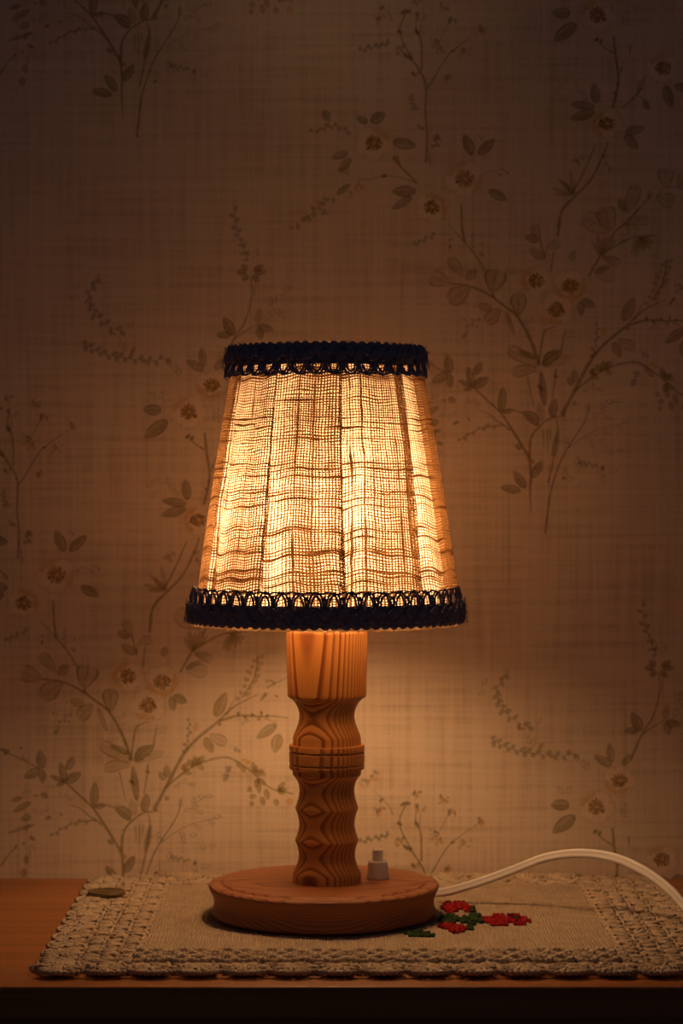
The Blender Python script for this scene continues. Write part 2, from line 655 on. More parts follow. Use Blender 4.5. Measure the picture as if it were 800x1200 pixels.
def sprig(pts, n, L=6, w=3.4, col=GREY, a=0.5, line=True):
    """thin twig with alternate leaflets"""
    P = smooth_path(pts, 10)
    if line:
        stem(pts, 1.0, col, a * .7, 0.9)
    for k in range(n):
        i = int((k + 0.5) / n * (len(P) - 2))
        t = P[i + 1] - P[i]
        ang = math.atan2(t[1], t[0]) + (0.9 if k % 2 else -0.9) + random.uniform(-.4, .4)
        l = L * random.uniform(0.7, 1.2)
        leaf(P[i], P[i] + np.array([math.cos(ang), math.sin(ang)]) * l, w * random.uniform(.7, 1.1), col, a)


def flower(cx, cyy, R=21, rot=0.0, gold=(1, 2), squash=0.9):
    for k in range(5):
        an = rot + 2 * PI * k / 5
        d = np.array([math.cos(an), math.sin(an) * squash])
        nn = np.array([-math.sin(an), math.cos(an) * squash])
        c0 = np.array([cx, cyy])
        vs, al, cs = [], [], []
        n, m = 8, 9
        for i in range(n + 1):
            s = i / n
            for j in range(m):
                q = (j / (m - 1) - 0.5) * 2
                wdt = R * 0.60 * math.sin(PI * min(1, s * 0.80 + 0.10)) ** 0.8
                ext = R * (0.16 + 0.84 * s) * (1 - 0.13 * q * q + (0.0 if abs(q) > .25 else -0.05 * s))
                p = c0 + d * ext + nn * wdt * q
                edge = (abs(q) > 0.99 or i == n)
                near = (abs(q) > 0.7 or i == n - 1)
                g = (k in gold) and (s > 0.45)
                aa = 0.0 if edge else (0.46 if near else 0.40)
                col = np.array(PETAL)
                if near and not edge:
                    col = np.array(PETAL) * 0.82 + np.array(GOLD) * 0.20
                if g:
                    col = np.array(GOLD) * 0.78 + np.array(PETAL) * 0.16
                    aa = 0 if edge else 0.80 * (0.35 + 0.65 * random.random())
                vs.append(p)
                al.append(aa)
                cs.append(tuple(col))
        el(vs, al, cs, grid_faces(n + 1, m))
        # folds and a warm edge line on the petal
        stem([c0 + d * R * .35, c0 + d * R * .8 + nn * R * 0.1], 1.0, (0.42, 0.25, 0.05), 0.30, 0.3, 4)
        for sg in (-1, 1):
            stem([c0 + d * R * .45 + nn * sg * R * .50, c0 + d * R * .85 + nn * sg * R * .46, c0 + d * R * .99 + nn * sg * R * .12], 0.9, (0.45, 0.26, 0.04), 0.42, 0.8, 4)
    # stamens
    vs, al = [(cx, cyy)], [0.45]
    for rr, aa in ((0.28, 0.55), (0.52, 0.0)):
        for k in range(10):
            an = 2 * PI * k / 10
            vs.append((cx + R * rr * math.cos(an), cyy + R * rr * .9 * math.sin(an)))
            al.append(aa)
    el(vs, al, (0.36, 0.19, 0.02), [(0, 1 + k, 1 + (k + 1) % 10) for k in range(10)] + [(1 + k, 11 + k, 11 + (k + 1) % 10, 1 + (k + 1) % 10) for k in range(10)])
    dots([(cx, cyy)], R * 0.18, (0.42, 0.24, 0.05), 0.7)
    for k in range(15):
        an = 2 * PI * k / 15 + random.uniform(-.15, .15)
        d = np.array([math.cos(an), math.sin(an) * .9])
        c0 = np.array([cx, cyy])
        l = R * random.uniform(0.32, 0.46)
        stem([c0 + d * R * 0.14, c0 + d * l], 1.15, BROWN, 0.75, 1.1, 3)
        dots([tuple(c0 + d * l)], 1.15, BROWN, 0.85)
    dots([(cx + 1, cyy - .5)], 1.6, (0.66, 0.5, 0.3), 0.8)


def draw_motif():
    # --- flowers first (leaves overlap them)
    flower(149.5, 793, 20, 0.3, (2, 3))
    flower(189, 799, 22, 0.1, (0, 1, 2))
    flower(173, 827, 22, 0.6, (1,))
    flower(221, 483, 22, 0.2, (3,))
    flower(248, 452, 20, 0.0, (1, 2))
    flower(66, 674, 24, 0.35, (0, 3))
    flower(27.5, 707, 20, 0.0, (4, 0))
    flower(437.5, 168.5, 23, 0.3, (4,))
    flower(710, 146, 20, 0.2, (3, 2))
    flower(776, 81, 20, 0.5, (3,))
    # --- left bough of the big bouquet
    stem([(154, 892), (144, 864), (128, 835), (108, 819), (94, 809), (72, 799), (48, 796)], 3.6, OLIVE, .75, .4)
    leaf((48, 796), (25, 787), 19, OLIVE2, .6, 'tulip')
    leaf((65, 788), (47, 765), 13, OLIVE2, .6, 'round')
    leaf((67, 791), (81, 780), 10, OLIVE2, .7)
    leaf((73, 799), (47, 818), 23, OLIVE2, .62, 'round')
    leaf((98, 807), (104, 779), 25, OLIVE2, .78, 'tulip')
    leaf((129, 834), (129, 806), 20, OLIVE2, .85, 'round')
    leaf((108, 825), (91, 843), 17, OLIVE2, .72, 'round')
    leaf((98, 826), (81, 821), 9, OLIVE2, .55)
    stem([(98, 807), (102, 815)], 2.4)
    leaf((114, 829), (125, 858), 4.5, OLIVE2, .6)
    sprig([(83, 835), (76, 842), (68, 850), (66, 862)], 6, 5, 2.6, GREY, .5)
    dots([(78, 823), (66, 838), (62, 836), (80, 846), (67, 857)], 1.4)
    sketch_leaves([(119, 786, 120), (122, 785, 80), (125, 784, 30), (140, 846, 120), (142, 842, 60), (146, 848, 200)], 8)
    # upper-left twigs up to the pair of flowers
    stem([(90, 781), (78, 762), (66, 748), (47, 727)], 2.2, OLIVE, .65)
    stem([(66, 748), (63, 730), (62, 703)], 2.8, OLIVE, .7, .7)
    sprig([(75, 736), (75, 748), (76, 762)], 6, 3.5, 2, GREY, .5, False)
    sprig([(5, 752), (18, 745), (34, 738)], 7, 5, 2.6, GREY, .55)
    dots([(49, 745), (49, 753), (87, 750), (86, 762)], 1.5, GREY, .6)
    leaf((75.5, 647), (65, 621), 11, OLIVE, .75)
    leaf((81, 646), (102, 627), 10, OLIVE, .75)
    leaf((94, 687), (116, 699), 10, OLIVE, .72)
    stem([(89, 670), (97, 664.5), (108, 670)], 1.3, GREY, .6)
    stem([(106, 664), (111, 663), (116, 667)], 1.3, GREY, .6)
    dots([(83, 624), (86, 626), (116, 667), (108, 670)], 1.2)
    # centre of the bouquet
    leaf((152, 897), (120, 902), 14, OLIVE2, .6, 'round', .06)
    leaf((153, 894), (116, 871), 14, OLIVE2, .6, 'tulip')
    leaf((151, 884), (128, 874), 6, OLIVE, .8)
    leaf((157, 893), (181, 874), 12, OLIVE, .82, 'leaf', -.08)
    leaf((158, 893), (192, 881), 10, OLIVE2, .42, 'round')
    stem([(153, 890), (157, 862), (161, 851), (172, 846)], 2.4, OLIVE, .7, .5)
    stem([(180, 874), (181, 862), (184, 850)], 2.2, OLIVE, .65, .5)
    stem([(181, 862), (190, 858), (195, 860)], 1.0, GREY, .45)
    stem([(182, 856), (188, 853), (196, 853)], 1.0, GREY, .45)
    leaf((160, 940), (155, 897), 7, OLIVE, .75)
    stem([(139.5, 905), (143, 922), (147, 940)], 1.8, OLIVE, .6)
    stem([(173, 896), (171, 915), (168, 932)], 3, OLIVE, .6)
    dots([(154, 917), (156, 919), (173, 905)], 1.8, OLIVE, .7)
    leaf((168, 953), (172, 930), 9, OLIVE, .7)
    leaf((157, 957), (153, 936), 8, OLIVE2, .45)
    leaf((153, 962), (133, 946), 11, OLIVE, .78, 'leaf', .1)
    stem([(133, 947), (120, 943.5), (109, 947)], 2, OLIVE, .65)
    leaf((109, 947), (111, 916), 9, OLIVE, .7)
    leaf((110, 947), (124, 944), 5, OLIVE, .7)
    stem([(144, 1030), (142, 1003), (131, 982), (119, 963), (108, 947), (90, 930), (76, 917)], 3.4, OLIVE, .72, .5)
    stem([(119, 968), (112, 961.5), (104, 957), (95, 949), (82, 944)], 2, OLIVE, .65)
    stem([(112, 961.5), (87, 965), (70, 973), (58, 981)], 1.7, OLIVE, .6)
    sprig([(104, 962), (87, 965), (70, 973), (57, 982)], 8, 5, 2.6, OLIVE, .55, False)
    stem([(142, 1002), (144, 977), (155, 962), (169, 953), (185, 951)], 2.8, OLIVE, .72, .5)
    leaf((133, 990), (125, 985), 4, OLIVE, .7)
    dots([(142, 1000), (145, 1004), (141, 994)], 2.2, (.35, .19, .04), .6)
    leaf((145, 1024), (157.5, 1003), 9, OLIVE, .75)
    leaf((138, 1036), (123, 1015), 9, OLIVE, .75)
    leaf((132.5, 1039), (107.5, 1034), 9, OLIVE, .75)
    stem([(143, 1030), (143, 1045), (144.5, 1066)], 2.4, OLIVE, .75, .3)
    stem([(164, 1030), (171, 997), (175.5, 968), (172, 950)], 2.2, OLIVE, .6, .6)
    leaf((170, 1000), (176, 966), 6, OLIVE, .55)
    for q in ((158, 968, 159, 988), (163, 966, 163, 992), (167, 967, 166, 982)):
        stem([q[:2], q[2:]], 2.2, OLIVE, .5)
    # thin pen branches low on the right
    stem([(161, 1089), (166, 1045), (176, 1011), (186, 990), (207, 957), (212, 936)], 1.9, DARK, .7, .6)
    stem([(160.5, 1088), (163, 1068), (167, 1042)], 2.4, DARK, .6, .3)
    stem([(188, 988), (207, 975), (225, 966), (246, 961), (262, 958)], 1.1, GREY, .55)
    sketch_leaves([(225, 943, 70), (240, 934, 180), (240, 934, 10), (224, 948, 200), (230, 950, 330), (224, 948, 20), (211, 946, 90), (209, 976, 330), (212, 981, 300), (222, 980, 10), (228, 967, 320), (244, 961, 320), (250, 960, 30), (233, 994, 0), (244, 992, 0), (188, 983, 120), (186, 982, 170), (184, 990, 60)], 9, GREY, .52)
    stem([(228, 943), (238, 936), (253, 934)], 1, GREY, .5)
    sprig([(198, 1006), (208, 1007), (224, 1010)], 7, 5, 2.4, DARK, .5)
    sketch_leaves([(197, 1010, 80), (183, 1024, 80), (184, 1025, 5), (226, 1012, 280), (230, 1020, 260), (235, 1018, 20)], 11, DARK, .5)
    dots([(182, 1024), (228, 1012)], 2, DARK, .7)
    # --- right bough
    stem([(180, 950), (196, 919.6), (215, 884), (232, 865), (254, 847), (267, 834)], 4.2, OLIVE, .68, .55)
    stem([(258, 845), (279, 839), (305, 840), (322, 839.5), (337, 842)], 2.8, OLIVE, .7, .4)
    stem([(264, 838), (276, 827), (302, 814)], 3, OLIVE, .65, .4)
    stem([(267, 832), (275, 819), (275, 808)], 1.3, OLIVE, .55)
    stem([(312, 806.6), (322, 801), (337, 794)], 1.6, OLIVE, .6)
    dots([(257, 849), (279, 837), (287, 841), (296, 838), (303, 843), (306, 836), (313, 839), (324, 816), (307, 819), (310, 815)], 1.8, OLIVE, .7)
    leaf((251.6, 841), (265, 811), 12, OLIVE2, .75)
    leaf((245, 861), (266, 872), 13, OLIVE2, .62, 'round')
    leaf((240, 864), (249, 883), 9, OLIVE2, .68)
    leaf((324, 849), (300, 866), 10, OLIVE, .68)
    leaf((327, 860), (321, 883), 12, OLIVE2, .72)
    stem([(310, 842), (320, 846), (324, 850)], 1.3, OLIVE, .5)
    stem([(302, 768), (300, 785), (295, 800), (283, 818)], 2, OLIVE, .7, .6)
    for q in range(14):
        s = q / 13
        p = np.array([302 - 19 * s ** 1.4, 772 + 48 * s])
        sd = -1 if q % 2 else 1
        leaf(p + (sd * 2, 0), p + (sd * random.uniform(6, 10), -random.uniform(2, 6)), 3.6, OLIVE2, .6)
    sprig([(312, 801), (317, 797), (321, 803)], 3, 4, 2, GREY, .5)
    sprig([(216, 884), (219, 870), (221, 855), (221, 840)], 9, 4.5, 2.2, GREY, .62)
    leaf((228, 857), (231, 846), 5, GOLD, .6)
    sprig([(287, 842), (286, 850)], 2, 5, 3, OLIVE2, .4)
    # lower arc of leaflets
    stem([(194, 923), (219, 903), (239, 893), (264, 888), (281, 895), (297, 907), (309, 918), (320, 925.6), (344, 931)], 2.6, OLIVE, .66, .5)
    for b, ts in (((226, 899), [(229, 886), (235, 887), (220, 890)]), ((231, 896), [(238, 903), (239, 886)]), ((214, 903), [(220, 894), (224, 908), (215, 896)]),
                  ((281, 896), [(287, 906), (276, 897)]), ((298, 906), [(300, 897), (310, 903), (296, 893), (312, 908)]), ((301, 913), [(304, 931), (312, 921), (300, 924)]),
                  ((311, 925), [(314, 938)]), ((306, 934), [(309, 945)]), ((322, 937), [(325, 945)]), ((292, 935), [(300, 933)]), ((292, 942), [(298, 943)]), ((325, 926), [(334, 917), (336, 926), (333, 931)])):
        for t in ts:
            leaf(b, t, 5, OLIVE2, .7, 'leaf')
    leaf((339, 944), (340, 935), 6, GOLD, .65)
    dots([(286, 891), (290, 894)], 2, GOLD, .6)
    sprig([(269, 897), (266, 907), (263, 917)], 8, 4.5, 2.4, (.12, .09, .09), .55)
    sprig([(274, 882), (280, 878)], 2, 5, 2, GREY, .6)
    sprig([(290, 922), (293, 928)], 3, 4, 2, GREY, .5)
    sketch_leaves([(206, 921, 40), (210, 922, 180), (214, 919, 60), (222, 920, 0), (225, 920, 170)], 7, GREY, .5)
    leaf((193, 915), (186, 905), 6, OLIVE, .6)
    leaf((195, 912), (195, 896), 7, OLIVE, .6)
    leaf((197, 938), (193, 934), 4, OLIVE, .6)
    # --- upper middle of the bouquet
    stem([(154, 744), (160, 768)], 2.2, OLIVE, .65, .8)
    leaf((154, 745), (146, 727), 10, OLIVE2, .62, 'tulip')
    leaf((153, 746), (136, 741), 9, OLIVE2, .7)
    leaf((159, 767), (141, 755), 9, OLIVE2, .6)
    leaf((161, 755), (179, 750), 11, OLIVE2, .55, 'round', -.1)
    stem([(160, 768), (161, 755)], 2, OLIVE, .6)
    stem([(167, 782), (170, 757)], 2.6, OLIVE, .6, .6)
    stem([(175, 742), (179, 713), (193, 696), (214, 674), (230, 641), (233, 630)], 3.4, OLIVE, .66, .6)
    stem([(191, 692), (204, 668), (219, 634)], 2.6, OLIVE, .66, .6)
    fan((194, 692), [(168, 685), (175, 673), (189, 662), (172, 692), (180, 676)], 4, OLIVE2, .55)
    leaf((191, 770), (194, 757), 7, OLIVE2, .62)
    sprig([(202, 645), (198, 655), (193, 652)], 5, 6, 3, OLIVE, .45)
    sprig([(225, 645), (232, 655), (236, 668)], 3, 6, 3, OLIVE, .55)
    leaf((203, 815), (219, 824), 9, OLIVE, .7)
    leaf((201, 816), (203, 834), 8, OLIVE, .65)
    stem([(211, 788), (226, 763), (243, 752), (262, 743), (289, 740)], 2.6, OLIVE, .68, .6)
    fan((226, 764), [(215, 747), (221, 738), (229, 741), (236, 739), (243, 745)], 4.4, OLIVE2, .52)
    leaf((227, 765), (249, 774), 11, OLIVE2, .45, 'tulip')
    fan((227, 765), [(247, 768), (244, 776)], 3, OLIVE, .4)
    leaf((217, 785), (244, 787), 18, OLIVE2, .42, 'round')
    leaf((217, 784), (236, 775), 6, OLIVE, .65)
    fan((272, 742), [(260, 762), (266, 765), (276, 760), (283, 756), (287, 749)], 5.4, OLIVE2, .55)
    # magnolia-like buds (best seen at the top right)
    stem([(714, 284), (720, 272), (732, 262), (749, 244), (762, 230)], 2.6, OLIVE, .68, .6)
    leaf((715, 273), (682, 253), 25, OLIVE2, .42, 'round')
    leaf((716, 272), (706, 243), 23, OLIVE2, .62, 'tulip')
    leaf((733, 251), (746, 216), 17, OLIVE2, .58, 'round')
    leaf((732, 248), (724, 233), 8, OLIVE2, .7)
    leaf((732, 260), (760, 258), 11, OLIVE2, .5, 'tulip')
    fan((732, 262), [(738, 275), (750, 270)], 4, OLIVE2, .45)
    leaf((778, 220), (780, 198), 19, OLIVE2, .6, 'tulip')
    leaf((768, 232), (790, 238), 19, OLIVE2, .6, 'round')
    leaf((797, 224), (801, 205), 14, OLIVE2, .62, 'tulip')
    stem([(768, 232), (778, 221), (794, 219)], 2, OLIVE, .6)
    leaf((760, 233), (760, 223), 5, OLIVE2, .6)
    # --- stems up to the high flowers
    stem([(717, 128), (723.5, 97), (720, 65), (718, 44)], 2.8, OLIVE, .75, .8)
    stem([(720, 65), (707, 57), (696, 46)], 2, OLIVE, .7)
    stem([(724, 90), (731, 72)], 1.6, OLIVE, .6)
    stem([(737, 54), (737, 65)], 2.4, OLIVE, .65)
    dots([(727, 83), (722, 100), (719, 110), (698, 48), (703, 50)], 1.8, OLIVE, .7)
    leaf((697.6, 123), (695, 98), 10, OLIVE, .72)
    leaf((697, 127), (667, 123), 9, OLIVE, .72)
    leaf((697, 132), (666, 141), 10, OLIVE, .72)
    leaf((731, 156), (755, 151), 9, OLIVE, .68)
    leaf((730, 158), (747, 176), 10, OLIVE, .68)
    stem([(728, 128), (745, 112), (752, 99), (756, 90)], 2, OLIVE, .68, .6)
    stem([(745, 112), (755, 119)], 1.6, OLIVE, .65)
    leaf((753, 118), (759, 130), 6, OLIVE, .78)
    leaf((746, 110), (753, 92), 6, OLIVE2, .5)
    stem([(748, 108), (759, 101)], 1, OLIVE, .5)
    sketch_leaves([(655, 100, 20), (658, 104, 200), (660, 112, 240), (674, 95, 280), (676, 106, 330), (682, 110, 300)], 9, DARK, .5)
    leaf((668, 17), (645, 17), 12, OLIVE, .72)
    leaf((675, 29), (647, 50), 14, OLIVE, .72)
    sketch_leaves([(727, 22, 40), (727, 24, 0), (728, 25, 320), (660, 4, 120), (664, 4, 60)], 10, GREY, .5)
    leaf((778, 101), (786, 128), 11, OLIVE, .75)
    leaf((788, 103), (806, 104), 9, OLIVE, .72)
    # --- twig with blossom dots (lower middle)
    stem([(499, 1118), (500, 1086), (498, 1060), (497.6, 1024), (481, 995), (468, 965.5), (476, 942)], 2.2, OLIVE, .68, .7)
    stem([(504, 1122), (501, 1100)], 1.4, OLIVE, .6)
    stem([(494, 1010), (493, 977), (487.5, 965), (487.5, 944)], 2.2, OLIVE, .65, .7)
    stem([(491, 972), (493, 953)], 1.6, OLIVE, .6)
    stem([(460.5, 955), (454, 943), (438, 927)], 1.4, OLIVE, .55)
    stem([(499, 1032), (505.5, 1024), (519, 1001.5), (530, 988), (551, 972)], 2, OLIVE, .65, .5)
    stem([(510, 985), (523, 960), (530, 948)], 1.1, OLIVE, .5)
    dots([(481, 996), (468, 966), (477, 942), (472, 943), (530, 988), (447, 938), (488, 966), (476, 994)], 2.1, OLIVE, .72)
    for (x, y) in ((487, 930), (520, 937), (529, 951), (564, 964), (544, 989), (508, 978), (467, 986), (446, 951), (440, 909), (428, 918), (524, 1020), (487, 1016), (512, 985), (493, 948)):
        sketch_leaves([(x + random.uniform(-5, 5), y + random.uniform(-4, 4), random.uniform(0, 360)) for _ in range(4)], 5, GREY, .5)
        dots([(x + random.uniform(-5, 5), y + random.uniform(-5, 4)) for _ in range(3)], 1.3, GREY, .6)
        dots([(x + random.uniform(-4, 4), y + random.uniform(-2, 5)) for _ in range(2)], 1.9, GOLD, .5)
    sprig([(420, 988), (434, 984), (446, 982), (458, 978)], 9, 5, 3, (.09, .085, .05), .65)
    sprig([(511, 1084), (511, 1092), (509, 1102)], 6, 6, 2.8, DARK, .65)
    # --- left-hand leaf sprays
    for t, w in (((70, 893), 8), ((95, 906), 10), ((58, 909), 4.5), ((65, 921), 4)):
        leaf((76, 917), t, w, OLIVE, .72)
    leaf((78, 903), (86, 887), 8, OLIVE, .7)
    leaf((49, 902), (46, 879), 10, OLIVE, .72)
    leaf((49, 902), (49, 919), 7, OLIVE, .75)
    leaf((47, 902), (27, 912), 10, OLIVE, .65)
    stem([(47, 902), (28, 891.5), (4, 881)], 2.2, OLIVE, .7)
    stem([(28, 891), (25, 884)], 1.6, OLIVE, .6)
    dots([(24, 877), (3, 879), (7, 882)], 2.2, OLIVE, .7)
    for b, t, w in (((25, 935), (12, 939), 5), ((36, 940), (14, 953), 6), ((36, 957), (23, 961), 7), ((40, 967), (8, 977), 3), ((47, 930), (56, 935), 6), ((30, 1003), (30, 1014), 5), ((27, 1018), (27, 1030), 6)):
        leaf(b, t, w, OLIVE, .62)
    stem([(0, 1016), (9, 1003), (18, 994)], 2.2, OLIVE, .65)
    stem([(17, 937), (32, 934), (48, 932)], 1, OLIVE, .5)
    stem([(64, 922), (46, 923)], .9, OLIVE, .45)
    dots([(71, 955), (37, 983), (27, 989), (18, 993), (42, 933), (56, 959), (30, 972), (33, 968)], 2.1, OLIVE, .65)
    sketch_leaves([(26, 932, 60), (29, 930, 20), (70, 936, 90), (74, 935, 45), (78, 937, 0), (43, 953, 140), (48, 955, 90), (52, 952, 60), (34, 996, 270), (36, 990, 300)], 7, GREY, .5)
    # --- bough of single leaves beside the shade top
    stem([(261, 428), (274, 398), (287, 377), (295, 348), (294, 325)], 2.2, OLIVE, .7, .6)
    stem([(298, 347), (299, 330)], 1.4, OLIVE, .6)
    for t in ((277, 319), (283, 310), (284, 330), (309, 311), (312, 319), (304, 331)):
        leaf((293 + (t[0] - 293) * .25, 320 + (t[1] - 320) * .25), t, 5.5, OLIVE, .75)
    stem([(274, 398), (290, 387), (301, 381)], 2, OLIVE, .65)
    leaf((301, 382), (321, 387), 8, OLIVE, .68)
    leaf((303, 383), (306, 399), 8, OLIVE, .68)
    leaf((301, 380), (305, 362), 7, OLIVE2, .55)
    leaf((274, 394), (262, 371), 11, OLIVE, .75)
    leaf((271, 393), (253, 393), 7, OLIVE, .72)
    leaf((239, 435), (218, 422), 9, OLIVE, .65)
    leaf((239, 431), (236, 407), 8, OLIVE, .65)
    leaf((252, 434), (262, 420), 7, OLIVE, .6)
    sprig([(292, 306), (284, 288), (277, 266), (274, 238)], 12, 7, 3, DARK, .55)
    sketch_leaves([(316, 360, 80), (318, 358, 60), (322, 352, 30), (320, 362, 330), (326, 364, 310), (316, 366, 250), (332, 344, 40), (296, 303, 60), (290, 298, 100)], 12, DARK, .5)
    # --- little vines
    vine = (.10, .085, .05)
    sprig([(116, 325), (104, 345), (109, 364), (125, 381), (150, 391)], 16, 8, 4, vine, .6)
    sprig([(97, 402), (116, 413), (142, 419), (172, 423), (200, 420)], 20, 8, 4, vine, .6)
    sketch_leaves([(97, 408, 40), (87, 340, 60), (92, 347, 200), (112, 330, 60), (141, 399, 280), (150, 385, 50), (148, 402, 260), (206, 427, 270), (208, 440, 70), (196, 422, 300)], 10, vine, .55)
    dots([(130, 390), (134, 391), (156, 411), (168, 423)], 2.3, (.3, .17, .03), .6)
    # --- spray left of the top flower
    leaf((459, 167), (488, 172), 12, OLIVE, .72)
    leaf((434, 145), (451, 133), 12, OLIVE, .72)
    leaf((431, 145), (417, 138), 7, OLIVE, .72)
    leaf((408, 180), (388, 186), 8, OLIVE, .66)
    leaf((411, 186), (396, 203), 8, OLIVE, .66)
    leaf((386, 142), (378, 130), 9, OLIVE, .68)
    stem([(386, 142), (385, 149)], 1.4, OLIVE, .6)
    sprig([(412, 158), (398, 150), (385, 149), (375, 153), (362, 156)], 10, 5, 3, OLIVE, .6)
    stem([(460, 185), (470, 197), (488, 215)], 2.6, OLIVE, .7, .7)
    stem([(464, 183), (470, 197)], 2, OLIVE, .65)
    stem([(486, 215), (470, 209), (450, 207), (428, 211), (406, 206)], 1.3, OLIVE, .6)
    dots([(450, 207)], 2.4, OLIVE, .8)
    leaf((488, 225), (458, 225), 12, OLIVE, .72)
    leaf((483, 232), (458, 246), 8, OLIVE, .68)
    leaf((394, 229), (411, 216), 6, OLIVE, .7)
    sketch_leaves([(421, 224, 90), (418, 220, 70), (409, 234, 80), (412, 233, 100), (400, 206, 100), (404, 204, 60), (408, 205, 130)], 9, OLIVE, .55)
    dots([(420, 217), (424, 221), (380, 228), (417, 222)], 2.2, GOLD, .5)
    sprig([(392, 232), (376, 240), (364, 252), (358, 262)], 10, 7, 3.4, OLIVE, .6)
    sprig([(378, 254), (382, 246)], 3, 6, 3, GREY, .5)
    sprig([(480, 112), (483, 122), (488, 132)], 7, 5, 3, OLIVE, .5)
    dots([(490, 148), (493, 151), (341, 267), (349, 266)], 2.2, (.3, .17, .03), .6)


draw_motif()

# composite every element over what lies below it (premultiplied raster of the print)
RS = 2.0
RX0, RY0, RX1, RY1 = -40.0, -40.0, 860.0, 1160.0
rw_, rh_ = int((RX1 - RX0) * RS), int((RY1 - RY0) * RS)
ras = np.zeros((rh_, rw_, 4), np.float32)


def ras_tri(P, V):
    x0, y0 = np.floor(P.min(0)).astype(int)
    x1, y1 = np.ceil(P.max(0)).astype(int) + 1
    x0, y0, x1, y1 = max(x0, 0), max(y0, 0), min(x1, rw_), min(y1, rh_)
    if x1 <= x0 or y1 <= y0:
        return
    d = (P[1, 1] - P[2, 1]) * (P[0, 0] - P[2, 0]) + (P[2, 0] - P[1, 0]) * (P[0, 1] - P[2, 1])
    if abs(d) < 1e-6:
        return
    gx, gy = np.meshgrid(np.arange(x0, x1) + .5, np.arange(y0, y1) + .5)
    a = ((P[1, 1] - P[2, 1]) * (gx - P[2, 0]) + (P[2, 0] - P[1, 0]) * (gy - P[2, 1])) / d
    b = ((P[2, 1] - P[0, 1]) * (gx - P[2, 0]) + (P[0, 0] - P[2, 0]) * (gy - P[2, 1])) / d
    c = 1 - a - b
    m = (a >= 0) & (b >= 0) & (c >= 0)
    if m.any():
        ras[y0:y1, x0:x1][m] = a[m][:, None] * V[0] + b[m][:, None] * V[1] + c[m][:, None] * V[2]


flat_els = []
for P, A, Cc, fs in ink_els:
    R = (P - (RX0, RY0)) * RS
    ix = np.clip(R[:, 0].astype(int), 0, rw_ - 1)
    iy = np.clip(R[:, 1].astype(int), 0, rh_ - 1)
    under = ras[iy, ix]
    A1 = np.clip(A, 0, 1)[:, None]
    V = np.concatenate([Cc * A1, A1], 1) + under * (1 - A1)
    for q in fs:
        ras_tri(R[[q[0], q[1], q[2]]], V[[q[0], q[1], q[2]]])
        if len(q) == 4:
            ras_tri(R[[q[0], q[2], q[3]]], V[[q[0], q[2], q[3]]])
    al = V[:, 3:4]
    col = np.where(al > 1e-3, V[:, :3] / np.maximum(al, 1e-3), 0)
    # clear rims take the colour beside them, so blends stay clean
    col = np.where(al > 1e-3, col, Cc)
    flat_els.append((P, al[:, 0], col, fs))
LA, LB = np.array([478.0, 463.5]), np.array([-478.0, 463.5])
mb = MB()
box(mb, -1.3, 1.3, WALL_Y, WALL_Y + 0.08, 0.0, 2.2)
ink_v, ink_a, ink_c, ink_f = [], [], [], []
nb = 0
base_n = mb.n
o00 = at(0, 0, WALL_Y)
sx = (at(800, 600, WALL_Y)[0] - at(0, 600, WALL_Y)[0]) / 800.0
zc0 = at(400, 600, WALL_Y)[2]
# straighten the wall plane: pixels to metres
py_s = (at(400, 0, WALL_Y)[2] - at(400, 1200, WALL_Y)[2]) / 1200.0
z_mid = at(400, 600, WALL_Y)[2]
for i in range(-4, 5):
    for j in range(-4, 5):
        off = i * LA + j * LB
        for e, (P, A, Cc, fs) in enumerate(flat_els):
            Q = P + off
            mx_, my_ = Q[:, 0].mean(), Q[:, 1].mean()
            if not (-850 < mx_ < 1650 and -600 < my_ < 1060):
                continue
            lay = WALL_Y - 0.00003 - 0.0000001 * e
            v = np.stack([(Q[:, 0] - 400) * sx, np.full(len(Q), lay), z_mid + (600 - Q[:, 1]) * py_s], 1)
            ink_v.append(v)
            ink_a.append(A)
            ink_c.append(Cc)
            ink_f.append((nb, fs))
            nb += len(Q)
allv = np.concatenate(ink_v)
mb.v.append(allv)
for b0, fs in ink_f:
    for q in fs:
        mb.f.append(tuple(int(k) + b0 + base_n for k in q))
        mb.m.append(1)
mb.n += len(allv)
wall = mb.build('wall_back', [M_wall, M_ink], smooth=False)
wall['kind'] = 'structure'
attr = wall.data.attributes.new('ink', 'FLOAT_COLOR', 'POINT')
buf = np.ones((mb.n, 4), np.float32)
buf[base_n:, :3] = np.concatenate(ink_c)
buf[base_n:, 3] = np.concatenate(ink_a)
attr.data.foreach_set('color', buf.ravel())

# ------------------------------------------------------------------ sideboard
TX0, TX1, TY0 = -0.42, 0.52, -0.190
side = empty('sideboard', (0.05, -0.02, 0.0), 'low brown wooden sideboard carrying the lamp and the cream cloth', 'sideboard')
side_inv = Matrix.Translation((-0.05, 0.02, 0.0))


def attach(o, parent):
    """parent o to an empty without moving it"""
    o.parent = parent
    o.matrix_parent_inverse = Matrix.Translation(-Vector(parent.location))
    return o


mb = MB()
box(mb, TX0, TX1, TY0, WALL_Y - 0.001, T - 0.0172, T, bev=0.0009)
attach(mb.build('top_panel', M_table, smooth=False), side)
mb = MB()
box(mb, TX0 + 0.012, TX1 - 0.012, TY0 + 0.012, WALL_Y - 0.003, 0.07, T - 0.0172)
box(mb, TX0 + 0.03, TX1 - 0.03, TY0 + 0.04, WALL_Y - 0.02, 0.0, 0.07)
attach(mb.build('carcass', M_table, smooth=False), side)

